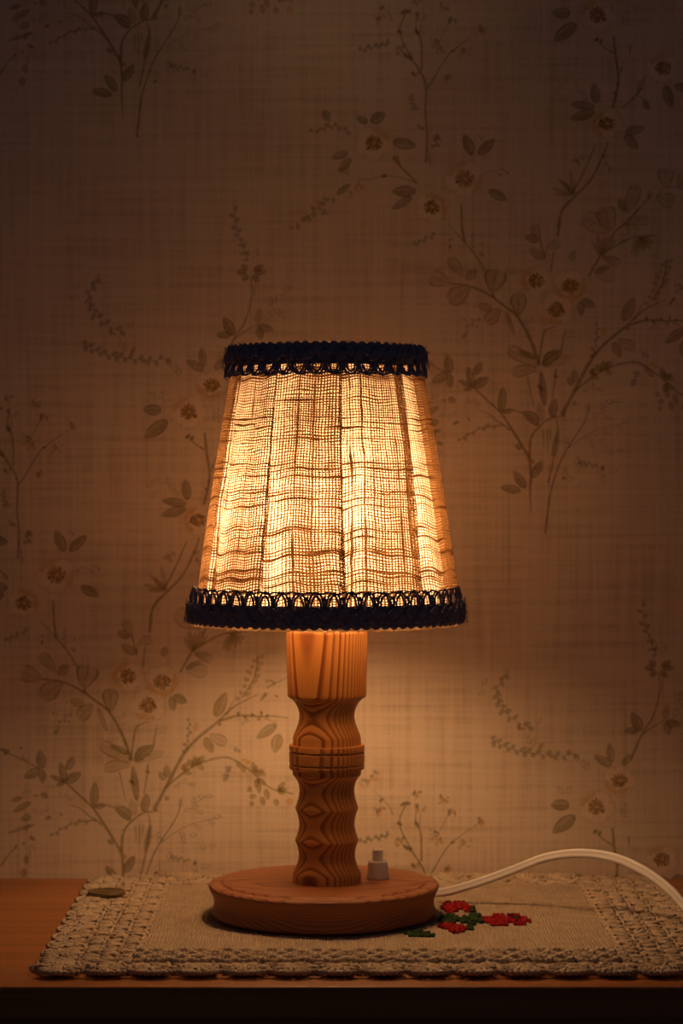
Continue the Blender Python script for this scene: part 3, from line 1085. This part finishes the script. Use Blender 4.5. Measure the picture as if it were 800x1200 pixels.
# ------------------------------------------------------------------ crocheted cloth
CX0, CX1, CY0, CY1 = -0.168, 0.214, -0.172, 0.153       # outline
PX0, PX1, PY0, PY1 = -0.115, 0.158, -0.110, 0.118       # woven middle
cloth = empty('table_runner', (0.02, 0, T), 'cream cloth with crocheted lace edge and red embroidered roses under the lamp', 'table cloth')
mb = MB()
nx, ny = 140, 120
xs = np.linspace(PX0, PX1, nx)
ys = np.linspace(PY0, PY1, ny)
X, Y = np.meshgrid(xs, ys, indexing='ij')
Z = T + 0.0030 + 0.0003 * np.sin(X * 61 + Y * 23) + 0.0003 * np.sin(Y * 83 - X * 17) + rng.normal(0, 0.00012, X.shape)
wobx = 0.0011 * np.sin(Y * 190) + rng.normal(0, 0.0004, X.shape)
X2 = X + np.where((X == PX0) | (X == PX1), wobx, 0)
mb.add(np.stack([X2.ravel(), Y.ravel(), Z.ravel()], 1), grid_faces(nx, ny))
# underside skirt
ring = [(i * ny) for i in range(nx)] + [((nx - 1) * ny + j) for j in range(1, ny)] + [(i * ny + ny - 1) for i in range(nx - 2, -1, -1)] + [j for j in range(ny - 2, 0, -1)]
top = np.concatenate(mb.v)
low = top[ring].copy()
low[:, 2] = T + 0.0002
b0 = mb.n
mb.add(low, [])
m_ = len(ring)
for k in range(m_):
    mb.f.append((ring[k], b0 + k, b0 + (k + 1) % m_, ring[(k + 1) % m_]))
    mb.m.append(0)
attach(mb.build('woven_panel', M_panel), cloth)

# border: shell stitches fanned out row by row, open foundation mesh of cords below
mb = MB()


def stitch(x, y, ang, L, w, h, z):
    d = np.array([math.cos(ang), math.sin(ang), 0.0])
    n = np.array([-d[1], d[0], 0.0])
    rise = random.uniform(-0.12, 0.22)
    a = np.array([d[0], d[1], rise])
    ellipsoid(mb, np.array([x, y, z]) + d * L * 0.5, a * L * 0.56, n * w * 0.5, np.array([-d[0] * rise, -d[1] * rise, 1.0]) * h * 0.5, 8, 6)


def shell(x, y, ang, R, k, spread, w, z, hump=0.0):
    for q in range(k):
        a = ang + spread * ((q + .5) / k - 0.5) + random.uniform(-.06, .06)
        stitch(x, y, a, R * random.uniform(.9, 1.08), w * random.uniform(.85, 1.1), w * random.uniform(.8, 1.0), z + random.uniform(0, 0.0006) + hump)
    # small chain bead that closes each stitch
    for q in range(k):
        a = ang + spread * ((q + .5) / k - 0.5)
        c = np.array([x + math.cos(a) * R * 1.02, y + math.sin(a) * R * 1.02, z + 0.0006 + hump])
        t = np.array([-math.sin(a), math.cos(a), 0])
        ellipsoid(mb, c, t * w * .62, np.array([math.cos(a), math.sin(a), 0]) * w * .42, np.array([0, 0, w * .42]), 6, 4)


def strip(p0, p1, out, depth, pitch, rows, edge=True, seed=0):
    """rows of shells between p0 and p1, growing towards `out`"""
    p0, p1, out = np.array(p0), np.array(p1), np.array(out)
    L = np.hypot(*(p1 - p0))
    d = (p1 - p0) / L
    oa = math.atan2(out[1], out[0])
    rh = (depth - 0.012) / rows
    for r in range(rows):
        n = max(1, int(round(L / pitch)))
        for k in range(n + (r % 2)):
            s = (k + (0.5 if r % 2 == 0 else 0.0)) / n
            c = p0 + d * L * s + out * (r * rh + random.uniform(-.0006, .0006))
            shell(c[0], c[1], oa + random.uniform(-.08, .08), rh * 0.98, 4, 2.0, 0.0030, T + 0.0026, 0.0007 * (k % 2))
        # chain line between rows
        pts = []
        for s in np.linspace(0, 1, int(L / 0.0016)):
            c = p0 + d * L * s + out * (r * rh + 0.0010 * math.sin(s * L / pitch * 2 * PI + r * PI))
            pts.append((c[0], c[1], T + 0.0030 + 0.0007 * math.sin(s * L / 0.0032 * 2 * PI)))
        tube(mb, pts, 0.0011, 5)
    if edge:
        n = max(1, int(round(L / 0.025)))
        for k in range(n):
            s = (k + 0.5) / n
            c = p0 + d * L * s + out * (depth - 0.0160)
            shell(c[0], c[1], oa, 0.0150, 9, 1.9, 0.0036, T + 0.0024, 0.0004)
            shell(c[0], c[1], oa, 0.0085, 6, 2.6, 0.0032, T + 0.0034)


strip((PX0, PY0 - 0.045), (PX0, PY1 + 0.022), (-1, 0), PX0 - CX0, 0.0128, 4)
strip((PX1, PY0 - 0.045), (PX1, PY1 + 0.022), (1, 0), CX1 - PX1, 0.0128, 4)
strip((PX0 - 0.002, PY1), (PX1 + 0.002, PY1), (0, 1), CY1 - PY1, 0.0128, 2)
# front border: an eyelet row, two wavy cords that cross, then scallops
strip((PX0 - 0.002, PY0), (PX1 + 0.002, PY0), (0, -1), PY0 - CY0, 0.0125, 4, False)
strip((CX0 + 0.004, PY0 - 0.034), (CX1 - 0.004, PY0 - 0.034), (0, -1), PY0 - 0.034 - CY0, 0.0125, 1, True)
L = PX1 - PX0
nper = L / 0.025
for ph, yc, amp, rad in ((0, PY0 - 0.012, .0055, .0017), (PI, PY0 - 0.012, .0055, .0017), (0, PY0 - 0.031, .0065, .0018), (PI, PY0 - 0.031, .0065, .0018), (PI / 2, PY0 - 0.0215, .003, .0015)):
    pts = [(PX0 + L * s, yc + amp * math.cos(2 * PI * nper * s + ph), T + 0.0048 + 0.0006 * math.cos(2 * PI * nper * s * 9) + 0.0004 * math.sin(4 * PI * nper * s + ph)) for s in np.linspace(0, 1, 700)]
    tube(mb, pts, rad, 6)
# foundation mesh under the stitches: netting of crossing cords
def net(x0, x1, y0, y1):
    for y in np.arange(y0, y1, 0.0042):
        pts = [(x, y + 0.0004 * math.sin(x * 2100), T + 0.0011) for x in np.linspace(x0, x1, max(4, int((x1 - x0) / 0.004)))]
        tube(mb, pts, 0.0010, 4)
    for x in np.arange(x0, x1, 0.0036):
        pts = [(x + 0.0004 * math.sin(y * 2100), y, T + 0.0011) for y in np.linspace(y0, y1, max(4, int((y1 - y0) / 0.004)))]
        tube(mb, pts, 0.0010, 4)
net(CX0 + 0.012, PX0, CY0 + 0.018, CY1 - 0.006)
net(PX1, CX1 - 0.012, CY0 + 0.018, CY1 - 0.006)
net(PX0, PX1, CY0 + 0.018, PY0)
net(PX0, PX1, PY1, CY1 - 0.006)
attach(mb.build('crochet_border', M_yarn), cloth)

# embroidered roses: cross stitches laid on the middle panel
RED, RED2, DKR = (0.42, 0.018, 0.022), (0.55, 0.05, 0.05), (0.16, 0.012, 0.014)
GRN, GRN2 = (0.045, 0.085, 0.030), (0.075, 0.12, 0.045)


def ground(px, py, z):
    """where the pixel px,py meets the horizontal plane z"""
    a = np.array(at(px, py, 0.0))
    c = np.array([0, -D0, CAMZ])
    k = (z - CAMZ) / (a[2] - CAMZ)
    return c + (a - c) * k


def embroidery(name, rows, px, py, cell, depth, label=None):
    """rows of letters: r red, d dark red, p pink red, g/G greens; px,py = centre"""
    c = ground(px, py, T + CLOTH)
    mb = MB()
    cols = []
    reps = max(1, round(depth / len(rows) / 0.0026))
    rows = [r for r in rows for _ in range(reps)]
    H, W = len(rows), max(len(r) for r in rows)
    celly = depth / H
    for j, r in enumerate(rows):
        for i, ch in enumerate(r):
            if ch == '.' or random.random() < 0.06:
                continue
            if random.random() < 0.15:
                ch = {'r': 'p', 'p': 'r', 'g': 'G', 'G': 'g'}.get(ch, ch)
            col = {'r': RED, 'p': RED2, 'd': DKR, 'g': GRN, 'G': GRN2}[ch]
            x = c[0] + (i - (W - 1) / 2) * cell + random.uniform(-.0003, .0003)
            y = c[1] + ((H - 1) / 2 - j) * celly + random.uniform(-.0003, .0003)
            for sg in (-1, 1):
                d = np.array([cell * .62, sg * celly * .62, 0])
                n = np.array([-d[1], d[0], 0]) / np.hypot(*d[:2])
                n0 = mb.n
                ellipsoid(mb, (x, y, T + 0.0037 + (0.0003 if sg > 0 else 0)), d, n * cell * .34, np.array([0, 0, .0007]), 6, 5)
                cols += [col] * (mb.n - n0)
    o = mb.build(name, M_thread)
    a = o.data.attributes.new('thread', 'FLOAT_COLOR', 'POINT')
    a.data.foreach_set('color', np.concatenate([np.array(cols), np.ones((len(cols), 1))], 1).astype(np.float32).ravel())
    attach(o, cloth)
    if label:
        o['label'] = label
    return o


embroidery('embroidered_rose', ["....rrpr.ddrr...", "rrprrrrpprdgdrp.", "rprprrrprrrdrprr", "..rrrprr..rrrr.."], 593, 1077, 0.0018, 0.036, 'red rose stitched on the cloth, farthest from the lamp')
embroidery('embroidered_rosebud', ["..dd.rrpr...", ".drrprprrp..", "drrprrprrrrg", ".rrrpr..rrgg", "..rr........"], 536, 1063, 0.0018, 0.042, 'red bud stitched at the back of the rose spray')
embroidery('embroidered_rosebud', [".dprr.......", "drrprrrr.Gg.", ".drrprprrgG.", "...rrprr....", "....dr......"], 536, 1087.5, 0.0019, 0.034, 'red bud stitched at the front of the rose spray')
embroidery('embroidered_leaf', ["...gG....GgG", ".gGggG.gGgg.", "GgggGggggGgg", ".gGGg.GgG.gg", "..gg....gg.."], 538, 1076.5, 0.0023, 0.034, 'green leaves stitched between the red roses')
embroidery('embroidered_leaf', ["..gGg...", "gGgggGg.", ".ggGgGgg"], 491, 1093, 0.0022, 0.020, 'green leaf stitched beside the lamp foot')

# ------------------------------------------------------------------ coin on the cloth
cp = ground(125, 1046.5, T + 0.0055)
mb = MB()
R_, th = 0.0122, 0.0020
z0 = T + 0.0050
lathe(mb, [(0.0001, z0), (R_ - .0003, z0), (R_, z0 + .0003), (R_, z0 + th - .0003), (R_ - .0003, z0 + th), (R_ - .0013, z0 + th), (R_ - .0016, z0 + th - .0003), (0.0065, z0 + th - .0003), (0.006, z0 + th - .0001), (0.0001, z0 + th - .0001)], 48, cx=cp[0], cyy=cp[1])
coin = mb.build('coin', M_brass)
coin['label'] = 'small dull brass disc lying on the lace edge at the back left of the cloth'
coin['category'] = 'coin'

# ------------------------------------------------------------------ table lamp
lamp = empty('table_lamp', (LX, 0, LZ), 'lit wooden table lamp with pleated linen shade and navy trim', 'lamp')
S = 1 / 1929.0
def zpx(y):
    return (1073.0 - y) * S

mb = MB()
prof = [(0.0005, 0.0), (0.0655, 0.0), (0.0678, 0.0008), (0.0684, 0.0025), (0.0672, 0.0060), (0.0668, 0.0090), (0.0675, 0.0125), (0.0690, 0.0155), (0.0699, 0.0172), (0.0700, 0.0184), (0.0692, 0.0194),
        (0.0675, 0.0200), (0.0645, 0.0202), (0.0632, 0.0199), (0.0626, 0.0202), (0.0618, 0.0209), (0.0600, 0.0212), (0.0380, 0.0206), (0.0230, 0.0206), (0.0005, 0.0206)]
lathe(mb, prof, 128)
o = mb.build('lamp_base', M_base, lamp)
o.location.x = -0.0012

post_px = [(40.0, 1040), (40.3, 1034), (40.3, 1026), (39.8, 1023), (37.2, 1018), (34.4, 1011), (32.9, 1004), (33.2, 998), (34.8, 991.5), (36.6, 986.5), (37.3, 985), (37.2, 984), (35.6, 980), (33.4, 973), (32.5, 967), (32.9, 961), (34.4, 954.5),
           (36.2, 949.2), (37.1, 947.5), (37.0, 946.5), (35.5, 942.5), (33.2, 935), (32.2, 927), (32.8, 921), (34.8, 915), (38.2, 910), (40.2, 907.8), (40.3, 901.8), (40.4, 901.2), (43.7, 901), (44.2, 900.3), (44.2, 896.8), (43.6, 896.2), (42.4, 896), (42.4, 894.6),
           (43.6, 894.4), (44.2, 893.8), (44.2, 882.4), (43.6, 881.7), (42.4, 881.5), (42.4, 880), (43.6, 879.8), (44.2, 879.2), (44.2, 874), (43.6, 872.9), (40.4, 872.7), (40.0, 872), (39.9, 864.5), (39.3, 862), (36.4, 855), (33.8, 848), (32.4, 841), (32.6, 835), (34.3, 829), (38.0, 822.5), (42.5, 818.2),
           (44.8, 817.2), (46.0, 816), (46.4, 813), (47.6, 742), (47.3, 738.5), (46.0, 736.8), (44.0, 736.2), (14, 736.2), (0.3, 736.2)]
mb = MB()
# subdivide the profile where it is straight so the shading stays even
lathe(mb, [(r * S, zpx(y) + (0.0 if y < 1030 else -0.0045)) for r, y in post_px], 128)
o = mb.build('lamp_post', M_post, lamp)
o.location.x = 0.0006
md = o.modifiers.new('edges', 'EDGE_SPLIT')
md.split_angle = math.radians(38)

# socket and bulb
mb = MB()
lathe(mb, [(0.0005, 0.1745), (0.0165, 0.1745), (0.0165, 0.178), (0.0150, 0.179), (0.0150, 0.196), (0.0135, 0.1975), (0.0005, 0.1975)], 32)
mb.build('bulb_socket', M_socket, lamp)
mb = MB()
bp = [(0.0125, 0.1976), (0.0130, 0.203), (0.0165, 0.2085), (0.0225, 0.2155), (0.0265, 0.2235), (0.0278, 0.2325), (0.0268, 0.2410), (0.0235, 0.2495), (0.0180, 0.2560), (0.0105, 0.2600), (0.0005, 0.2612)]
lathe(mb, bp, 24)
mb.build('light_bulb', M_bulb, lamp)

# shade ------------------------------------------------------------------
Z_B, Z_T = 0.1785, 0.3450            # trim edges
R_B, R_T = 0.0800, 0.0545            # cloth radius at those heights


def rad(z):
    s = (z - Z_B) / (Z_T - Z_B)
    # sides belly out a touch
    return R_B + (R_T - R_B) * s + 0.0012 * math.sin(PI * s)


edges = [-64, -30, 8, 47]
rest = np.linspace(47, 296, 8)[1:]
edges = edges + list(rest)            # fold angles, full turn
pw = np.diff(np.array(edges))
NS, NV = 48, 70
vs, uvs = [], []
NU_T = 262.0
vth = 104.0
cols_ = []
u_len = []
for pi_, (e0, w) in enumerate(zip(edges[:-1], pw)):
    dep = random.uniform(0.85, 1.15)
    ovr = random.uniform(0.8, 1.25)
    for k in range(NS):
        cols_.append((pi_, e0, w, k / NS, dep, ovr))
ncol = len(cols_)
zs = np.linspace(Z_B + 0.001, Z_T - 0.001, NV)
grid = np.zeros((ncol, NV, 3))
for ci, (pi_, e0, w, s, dep, ovr) in enumerate(cols_):
    for j, z in enumerate(zs):
        hgt = (z - Z_B) / (Z_T - Z_B)
        ov = (0.012 + 0.045 * hgt ** 1.3) * ovr
        cut = 0.87
        if s < cut:
            q = s / cut
            th = q * (1 + ov)
            sm = q * q * (3 - 2 * q)
            ro = -0.0021 + 0.0040 * (0.45 * q + 0.55 * sm)
            # soft roll inside the panel
            ro += 0.0011 * math.sin(2 * PI * q * 1.5 + pi_ * 1.7) * (1 - 0.5 * hgt)
        else:
            q = (s - cut) / (1 - cut)
            th = (1 + ov) - ov * q
            sm = q * q * (3 - 2 * q)
            ro = 0.0019 - 0.0040 * sm
            r0 = 0.0011 * math.sin(2 * PI * 1.5 + pi_ * 1.7) * (1 - 0.5 * hgt)
            r1 = 0.0011 * math.sin((pi_ + 1) * 1.7) * (1 - 0.5 * hgt)
            ro += r0 + (r1 - r0) * sm
        a = math.radians(e0 + w * th + 2.2 * math.sin(hgt * 3.1 + pi_ * 2.3) * (1 - hgt))
        r = rad(z) + ro * dep * (1.0 - 0.12 * hgt)
        grid[ci, j] = (r * math.sin(a), -r * math.cos(a), z)
# last pleat must meet the first one
verts = grid.reshape(-1, 3)
mb = MB()
mb.add(verts, grid_faces(ncol, NV, wrap_u=True))
shade = mb.build('lamp_shade', M_linen, lamp)
# thread coordinates: u along the cloth, v along its height
seg = np.linalg.norm(np.diff(np.concatenate([grid, grid[:1]], 0)[:, :], axis=0), axis=2)[:, 20]
ucum = np.concatenate([[0], np.cumsum(seg)])
ucum = ucum / ucum[-1] * NU_T
uvl = shade.data.uv_layers.new(name='UVMap')
lv = np.zeros(len(shade.data.loops), np.int32)
shade.data.loops.foreach_get('vertex_index', lv)
ls = lv // NV
lj = lv % NV
uu = ucum[ls]
pol_last = np.zeros(len(lv), bool)
for p in shade.data.polygons:
    idx = list(p.loop_indices)
    ss = [int(ls[k]) for k in idx]
    if max(ss) == ncol - 1 and min(ss) == 0:
        for k in idx:
            if ls[k] == 0:
                uu[k] = ucum[ncol]
phase = np.array([c[3] for c in cols_])
# the cloth is drawn closer together towards the outer fold of each pleat
ga = shade.data.attributes.new('gather', 'FLOAT', 'POINT')
ga.data.foreach_set('value', np.repeat(np.sin(np.clip((phase - 0.12) / 0.88, 0, 1) * PI) ** 0.8, NV).astype(np.float32))
pid = np.array([c[0] for c in cols_])
# wefts sag where the cloth rolls in and out of the pleats
sag = np.array([1.0 * math.sin(2 * PI * s + p * 1.3) + 0.7 * math.sin(2 * PI * s * 2 + p) for s, p in zip(phase, pid)])
vv = lj / (NV - 1) * vth + sag[ls] * (0.6 + 0.4 * np.sin(lj / NV * 7.0))
uvl.data.foreach_set('uv', np.stack([uu, vv], 1).astype(np.float32).ravel())

mb = MB()
lathe(mb, [(rad(z) - 0.0052, z) for z in np.linspace(Z_B + .001, Z_T - .001, 24)], 96)
mb.build('shade_lining', M_lining, shade)

# wire frame inside the shade: two rings, the lower one with its carrier
for z in (Z_B + 0.002, Z_T - 0.002):
    mb = MB()
    r = rad(z) - 0.0066
    tube(mb, [(r * math.cos(a), r * math.sin(a), z) for a in np.linspace(0, 2 * PI, 64, endpoint=False)], 0.0010, 6, closed=True)
    if z < 0.2:
        for k in range(3):
            a = 2 * PI * k / 3 + 0.5
            tube(mb, [(0.0140 * math.cos(a), 0.0140 * math.sin(a), 0.1955), (0.03 * math.cos(a), 0.03 * math.sin(a), 0.192), (r * math.cos(a), r * math.sin(a), z)], 0.0010, 6)
    mb.build('wire_ring', M_wire, shade)


def trim(name, zlow, zhigh, bulge, n, up):
    """navy crocheted braid: loops, a puffy plait and a beaded edge.
    up = +1: loops on the upper side (bottom trim), -1: loops on the lower side (top trim)"""
    mb = MB()
    hgt = zhigh - zlow
    loop_h = hgt * (0.36 if up > 0 else 0.30)
    pz0 = zlow if up > 0 else zlow + loop_h
    pz1 = zhigh - loop_h if up > 0 else zhigh
    zc, hh = (pz0 + pz1) / 2, (pz1 - pz0) / 2

    def pt(a, z, o):
        r = rad(z) + bulge * 0.30 + o
        return (r * math.sin(a), -r * math.cos(a), z)

    # solid heart of the plait
    na, nk = 260, 10
    vs = []
    for i in range(na):
        a = 2 * PI * i / na
        for k in range(nk):
            q = 2 * PI * k / nk
            vs.append(pt(a, zc + math.cos(q) * hh * .90, 0.0010 + math.sin(q) * bulge * 0.22))
    mb.add(vs, grid_faces(na, nk, True, True))

    def blob(a, z, o, wa, wz, wo, tilt, nu=8, nv=6):
        c = np.array(pt(a, z, o))
        ta = np.array([math.cos(a), math.sin(a), 0])
        tz = np.array([0, 0, 1.0])
        to = np.array([math.sin(a), -math.cos(a), 0])
        u = ta * math.cos(tilt) + tz * math.sin(tilt)
        v = -ta * math.sin(tilt) + tz * math.cos(tilt)
        ellipsoid(mb, c, u * wa, v * wz, to * wo, nu, nv)

    R0 = rad(zc) + bulge
    cw = 2 * PI * R0 / n
    for k in range(n):
        a = 2 * PI * (k + random.uniform(-.08, .08)) / n
        s = random.uniform(.9, 1.1)
        blob(a, zc + hh * .20 * up, 0.0022 + bulge * .30, cw * .44 * s, hh * .50, bulge * .50, 0.75, 10, 7)
        blob(a + PI / n, zc - hh * .22 * up, 0.0022 + bulge * .22, cw * .42 * s, hh * .46, bulge * .48, -0.75, 10, 7)
    # beaded outer edge
    ze = zlow + hgt * .10 if up > 0 else zhigh - hgt * .10
    nb_ = int(n * 1.75)
    for k in range(nb_):
        a = 2 * PI * (k + random.uniform(-.1, .1)) / nb_
        blob(a, ze, 0.0022 + bulge * .18, cw * .30, hgt * .125, bulge * .30, 0.5 * up, 8, 6)
        blob(a + PI / nb_, ze + up * hgt * .11, 0.0026 + bulge * .22, cw * .26, hgt * .075, bulge * .26, -0.7 * up, 6, 5)
    # open loops over the linen, two strands each
    zb = pz1 - hh * .28 if up > 0 else pz0 + hh * .28
    for k in range(n):
        a = 2 * PI * (k + .5) / n
        for st in (0, 1):
            pts = []
            hw = cw / R0 * (0.42 - 0.13 * st)
            H = (loop_h + hh * .20) * (1.0 - 0.18 * st) * random.uniform(.94, 1.04)
            for q in np.linspace(0, PI, 11):
                aa = a - hw * math.cos(q) * (1 - 0.25 * math.sin(q) * st)
                pts.append(pt(aa, zb + up * H * math.sin(q) ** .7, 0.0018 + 0.0004 * st + 0.0006 * math.sin(q)))
            tube(mb, pts, [0.00068 * random.uniform(.85, 1.15) for _ in pts], 5)
        # cross-over thread between loops
        a2 = 2 * PI * k / n
        tube(mb, [pt(a2 - .012, zb, .0024), pt(a2 + .010, zb + up * loop_h * .45, .0030), pt(a2 - .006, zb + up * loop_h * .85, .0024)], 0.0009, 5)
        if up < 0:
            blob(a2, zb + up * loop_h * .62, .0024, cw * .20, loop_h * .42, .0012, .5, 6, 5)
    # top cord
    zt = zb + up * (loop_h + hh * .12)
    pts = [pt(a, zt + 0.0005 * math.sin(a * n + .7), 0.0022) for a in np.linspace(0, 2 * PI, n * 6, endpoint=False)]
    tube(mb, pts, 0.00055, 5, closed=True)
    # stray wool fibres
    for _ in range(900):
        a = random.uniform(0, 2 * PI)
        z = random.uniform(pz0, pz1)
        p0 = pt(a, z, 0.003 + bulge * .4)
        p1 = pt(a + random.uniform(-.02, .02), z + random.uniform(-.0016, .0016), 0.003 + bulge * .4 + random.uniform(.0004, .0016))
        p2 = pt(a + random.uniform(-.03, .03), z + random.uniform(-.002, .002), 0.003 + bulge * .4 + random.uniform(.0002, .0016))
        tube(mb, [p0, p1, p2], 0.0001, 3, cap=False)
    return mb.build(name, M_navy, shade)


trim('bottom_trim', 0.1788, 0.2005, 0.0036, 50, 1)
trim('top_trim', 0.3260, 0.3455, 0.0034, 38, -1)

# frayed edges of the linen showing past the braid
for z, up, r_ in ((0.1785, -1, 0.0014), (0.3450, 1, 0.0012)):
    mb = MB()
    n = 420
    vs = []
    for i in range(n):
        a = 2 * PI * i / n
        d = up * (0.0005 + 0.0009 * abs(math.sin(i * .55) + .5 * math.sin(i * 1.3)) * .6 + random.uniform(0, .0005))
        r = rad(z) + r_
        vs.append((r * math.sin(a), -r * math.cos(a), z - up * 0.002))
        vs.append((r * math.sin(a), -r * math.cos(a), z + d))
    mb.add(vs, grid_faces(n, 2, wrap_u=True))
    for k in range(170):
        a = random.uniform(0, 2 * PI)
        r = rad(z) + r_
        da, dz = random.uniform(-.035, .035), up * random.uniform(.0012, .0026)
        pts = [(r * math.sin(a + da * t), -r * math.cos(a + da * t), z + dz * math.sin(PI * t * random.uniform(.5, .9))) for t in (0, .35, .7, 1)]
        tube(mb, pts, 0.00012, 3, cap=False)
    mb.build('frayed_hem', M_hem, shade)

# switch on the foot
sw = ground(442.5, 1029.5, LZ + 0.0206)
mb = MB()
zz = 0.0206
lathe(mb, [(0.0005, zz), (0.0069, zz), (0.0071, zz + .0006), (0.0068, zz + .002), (0.0060, zz + .0100), (0.0057, zz + .0108), (0.0050, zz + .0111), (0.0034, zz + .0111)], 40)
so = mb.build('switch', M_white, lamp)
so.location = (sw[0] - LX, sw[1], 0)
mb = MB()
lathe(mb, [(0.0032, zz + .0095), (0.0032, zz + .0172), (0.0029, zz + .0179), (0.0022, zz + .0181), (0.0003, zz + .0182)], 32)
mb.build('push_button', M_white, so)

# twin-core cord
def pc(px, py, Y):
    v = at(px, py, Y)
    return Vector((v[0] - LX, v[1], v[2] - LZ))


ctrl = [Vector((0.040, 0.052, 0.0075)), Vector((0.062, 0.050, 0.0070)), pc(516, 1046, 0.048), pc(555, 1036, 0.042), pc(600, 1020, 0.034), pc(640, 1005, 0.024), pc(682, 1000, 0.010), pc(722, 1006, -0.008), pc(757, 1022, -0.030), pc(785, 1043, -0.052), pc(805, 1065, -0.072),
 Vector((0.218, -0.105, 0.0118)), Vector((0.248, -0.118, 0.0042)), Vector((0.30, -0.11, 0.0032)), Vector((0.38, -0.07, 0.0032)), Vector((0.46, 0.02, 0.0032)), Vector((0.50, 0.06, 0.0032))]


def cr3(P, n=14):
    Q = [2 * P[0] - P[1]] + P + [2 * P[-1] - P[-2]]
    out = []
    for i in range(1, len(Q) - 2):
        a, b, c, d = Q[i - 1:i + 3]
        for k in range(n + (1 if i == len(Q) - 3 else 0)):
            t = k / n
            out.append(0.5 * ((2 * b) + (c - a) * t + (2 * a - 5 * b + 4 * c - d) * t * t + (-a + 3 * b - 3 * c + d) * t ** 3))
    return out


path = cr3(ctrl)
mb = MB()
m_ = len(path)
vs = []
seg_n = 20
prev = None
for i, p in enumerate(path):
    t = (path[min(i + 1, m_ - 1)] - path[max(i - 1, 0)]).normalized()
    ref = Vector((0.15, 0.35, 1)).normalized() if prev is None else prev
    wv = (ref - t * ref.dot(t)).normalized()       # wide axis
    prev = wv
    bn = t.cross(wv)
    for k in range(seg_n):
        a = 2 * PI * k / seg_n
        w = 0.0029 * math.cos(a)
        # figure-eight section of a two-core flex
        h = 0.00165 * math.sin(a) * (1 - 0.42 * math.exp(-(math.cos(a) / 0.28) ** 2))
        vs.append(tuple(p + wv * w + bn * h))
mb.add(vs, grid_faces(m_, seg_n, wrap_v=True))
mb.f.append(tuple(range(seg_n)))
mb.m.append(0)
cord = mb.build('power_cord', M_cord, lamp)
cord['label'] = 'white two-core flex arching from the lamp foot to the right'
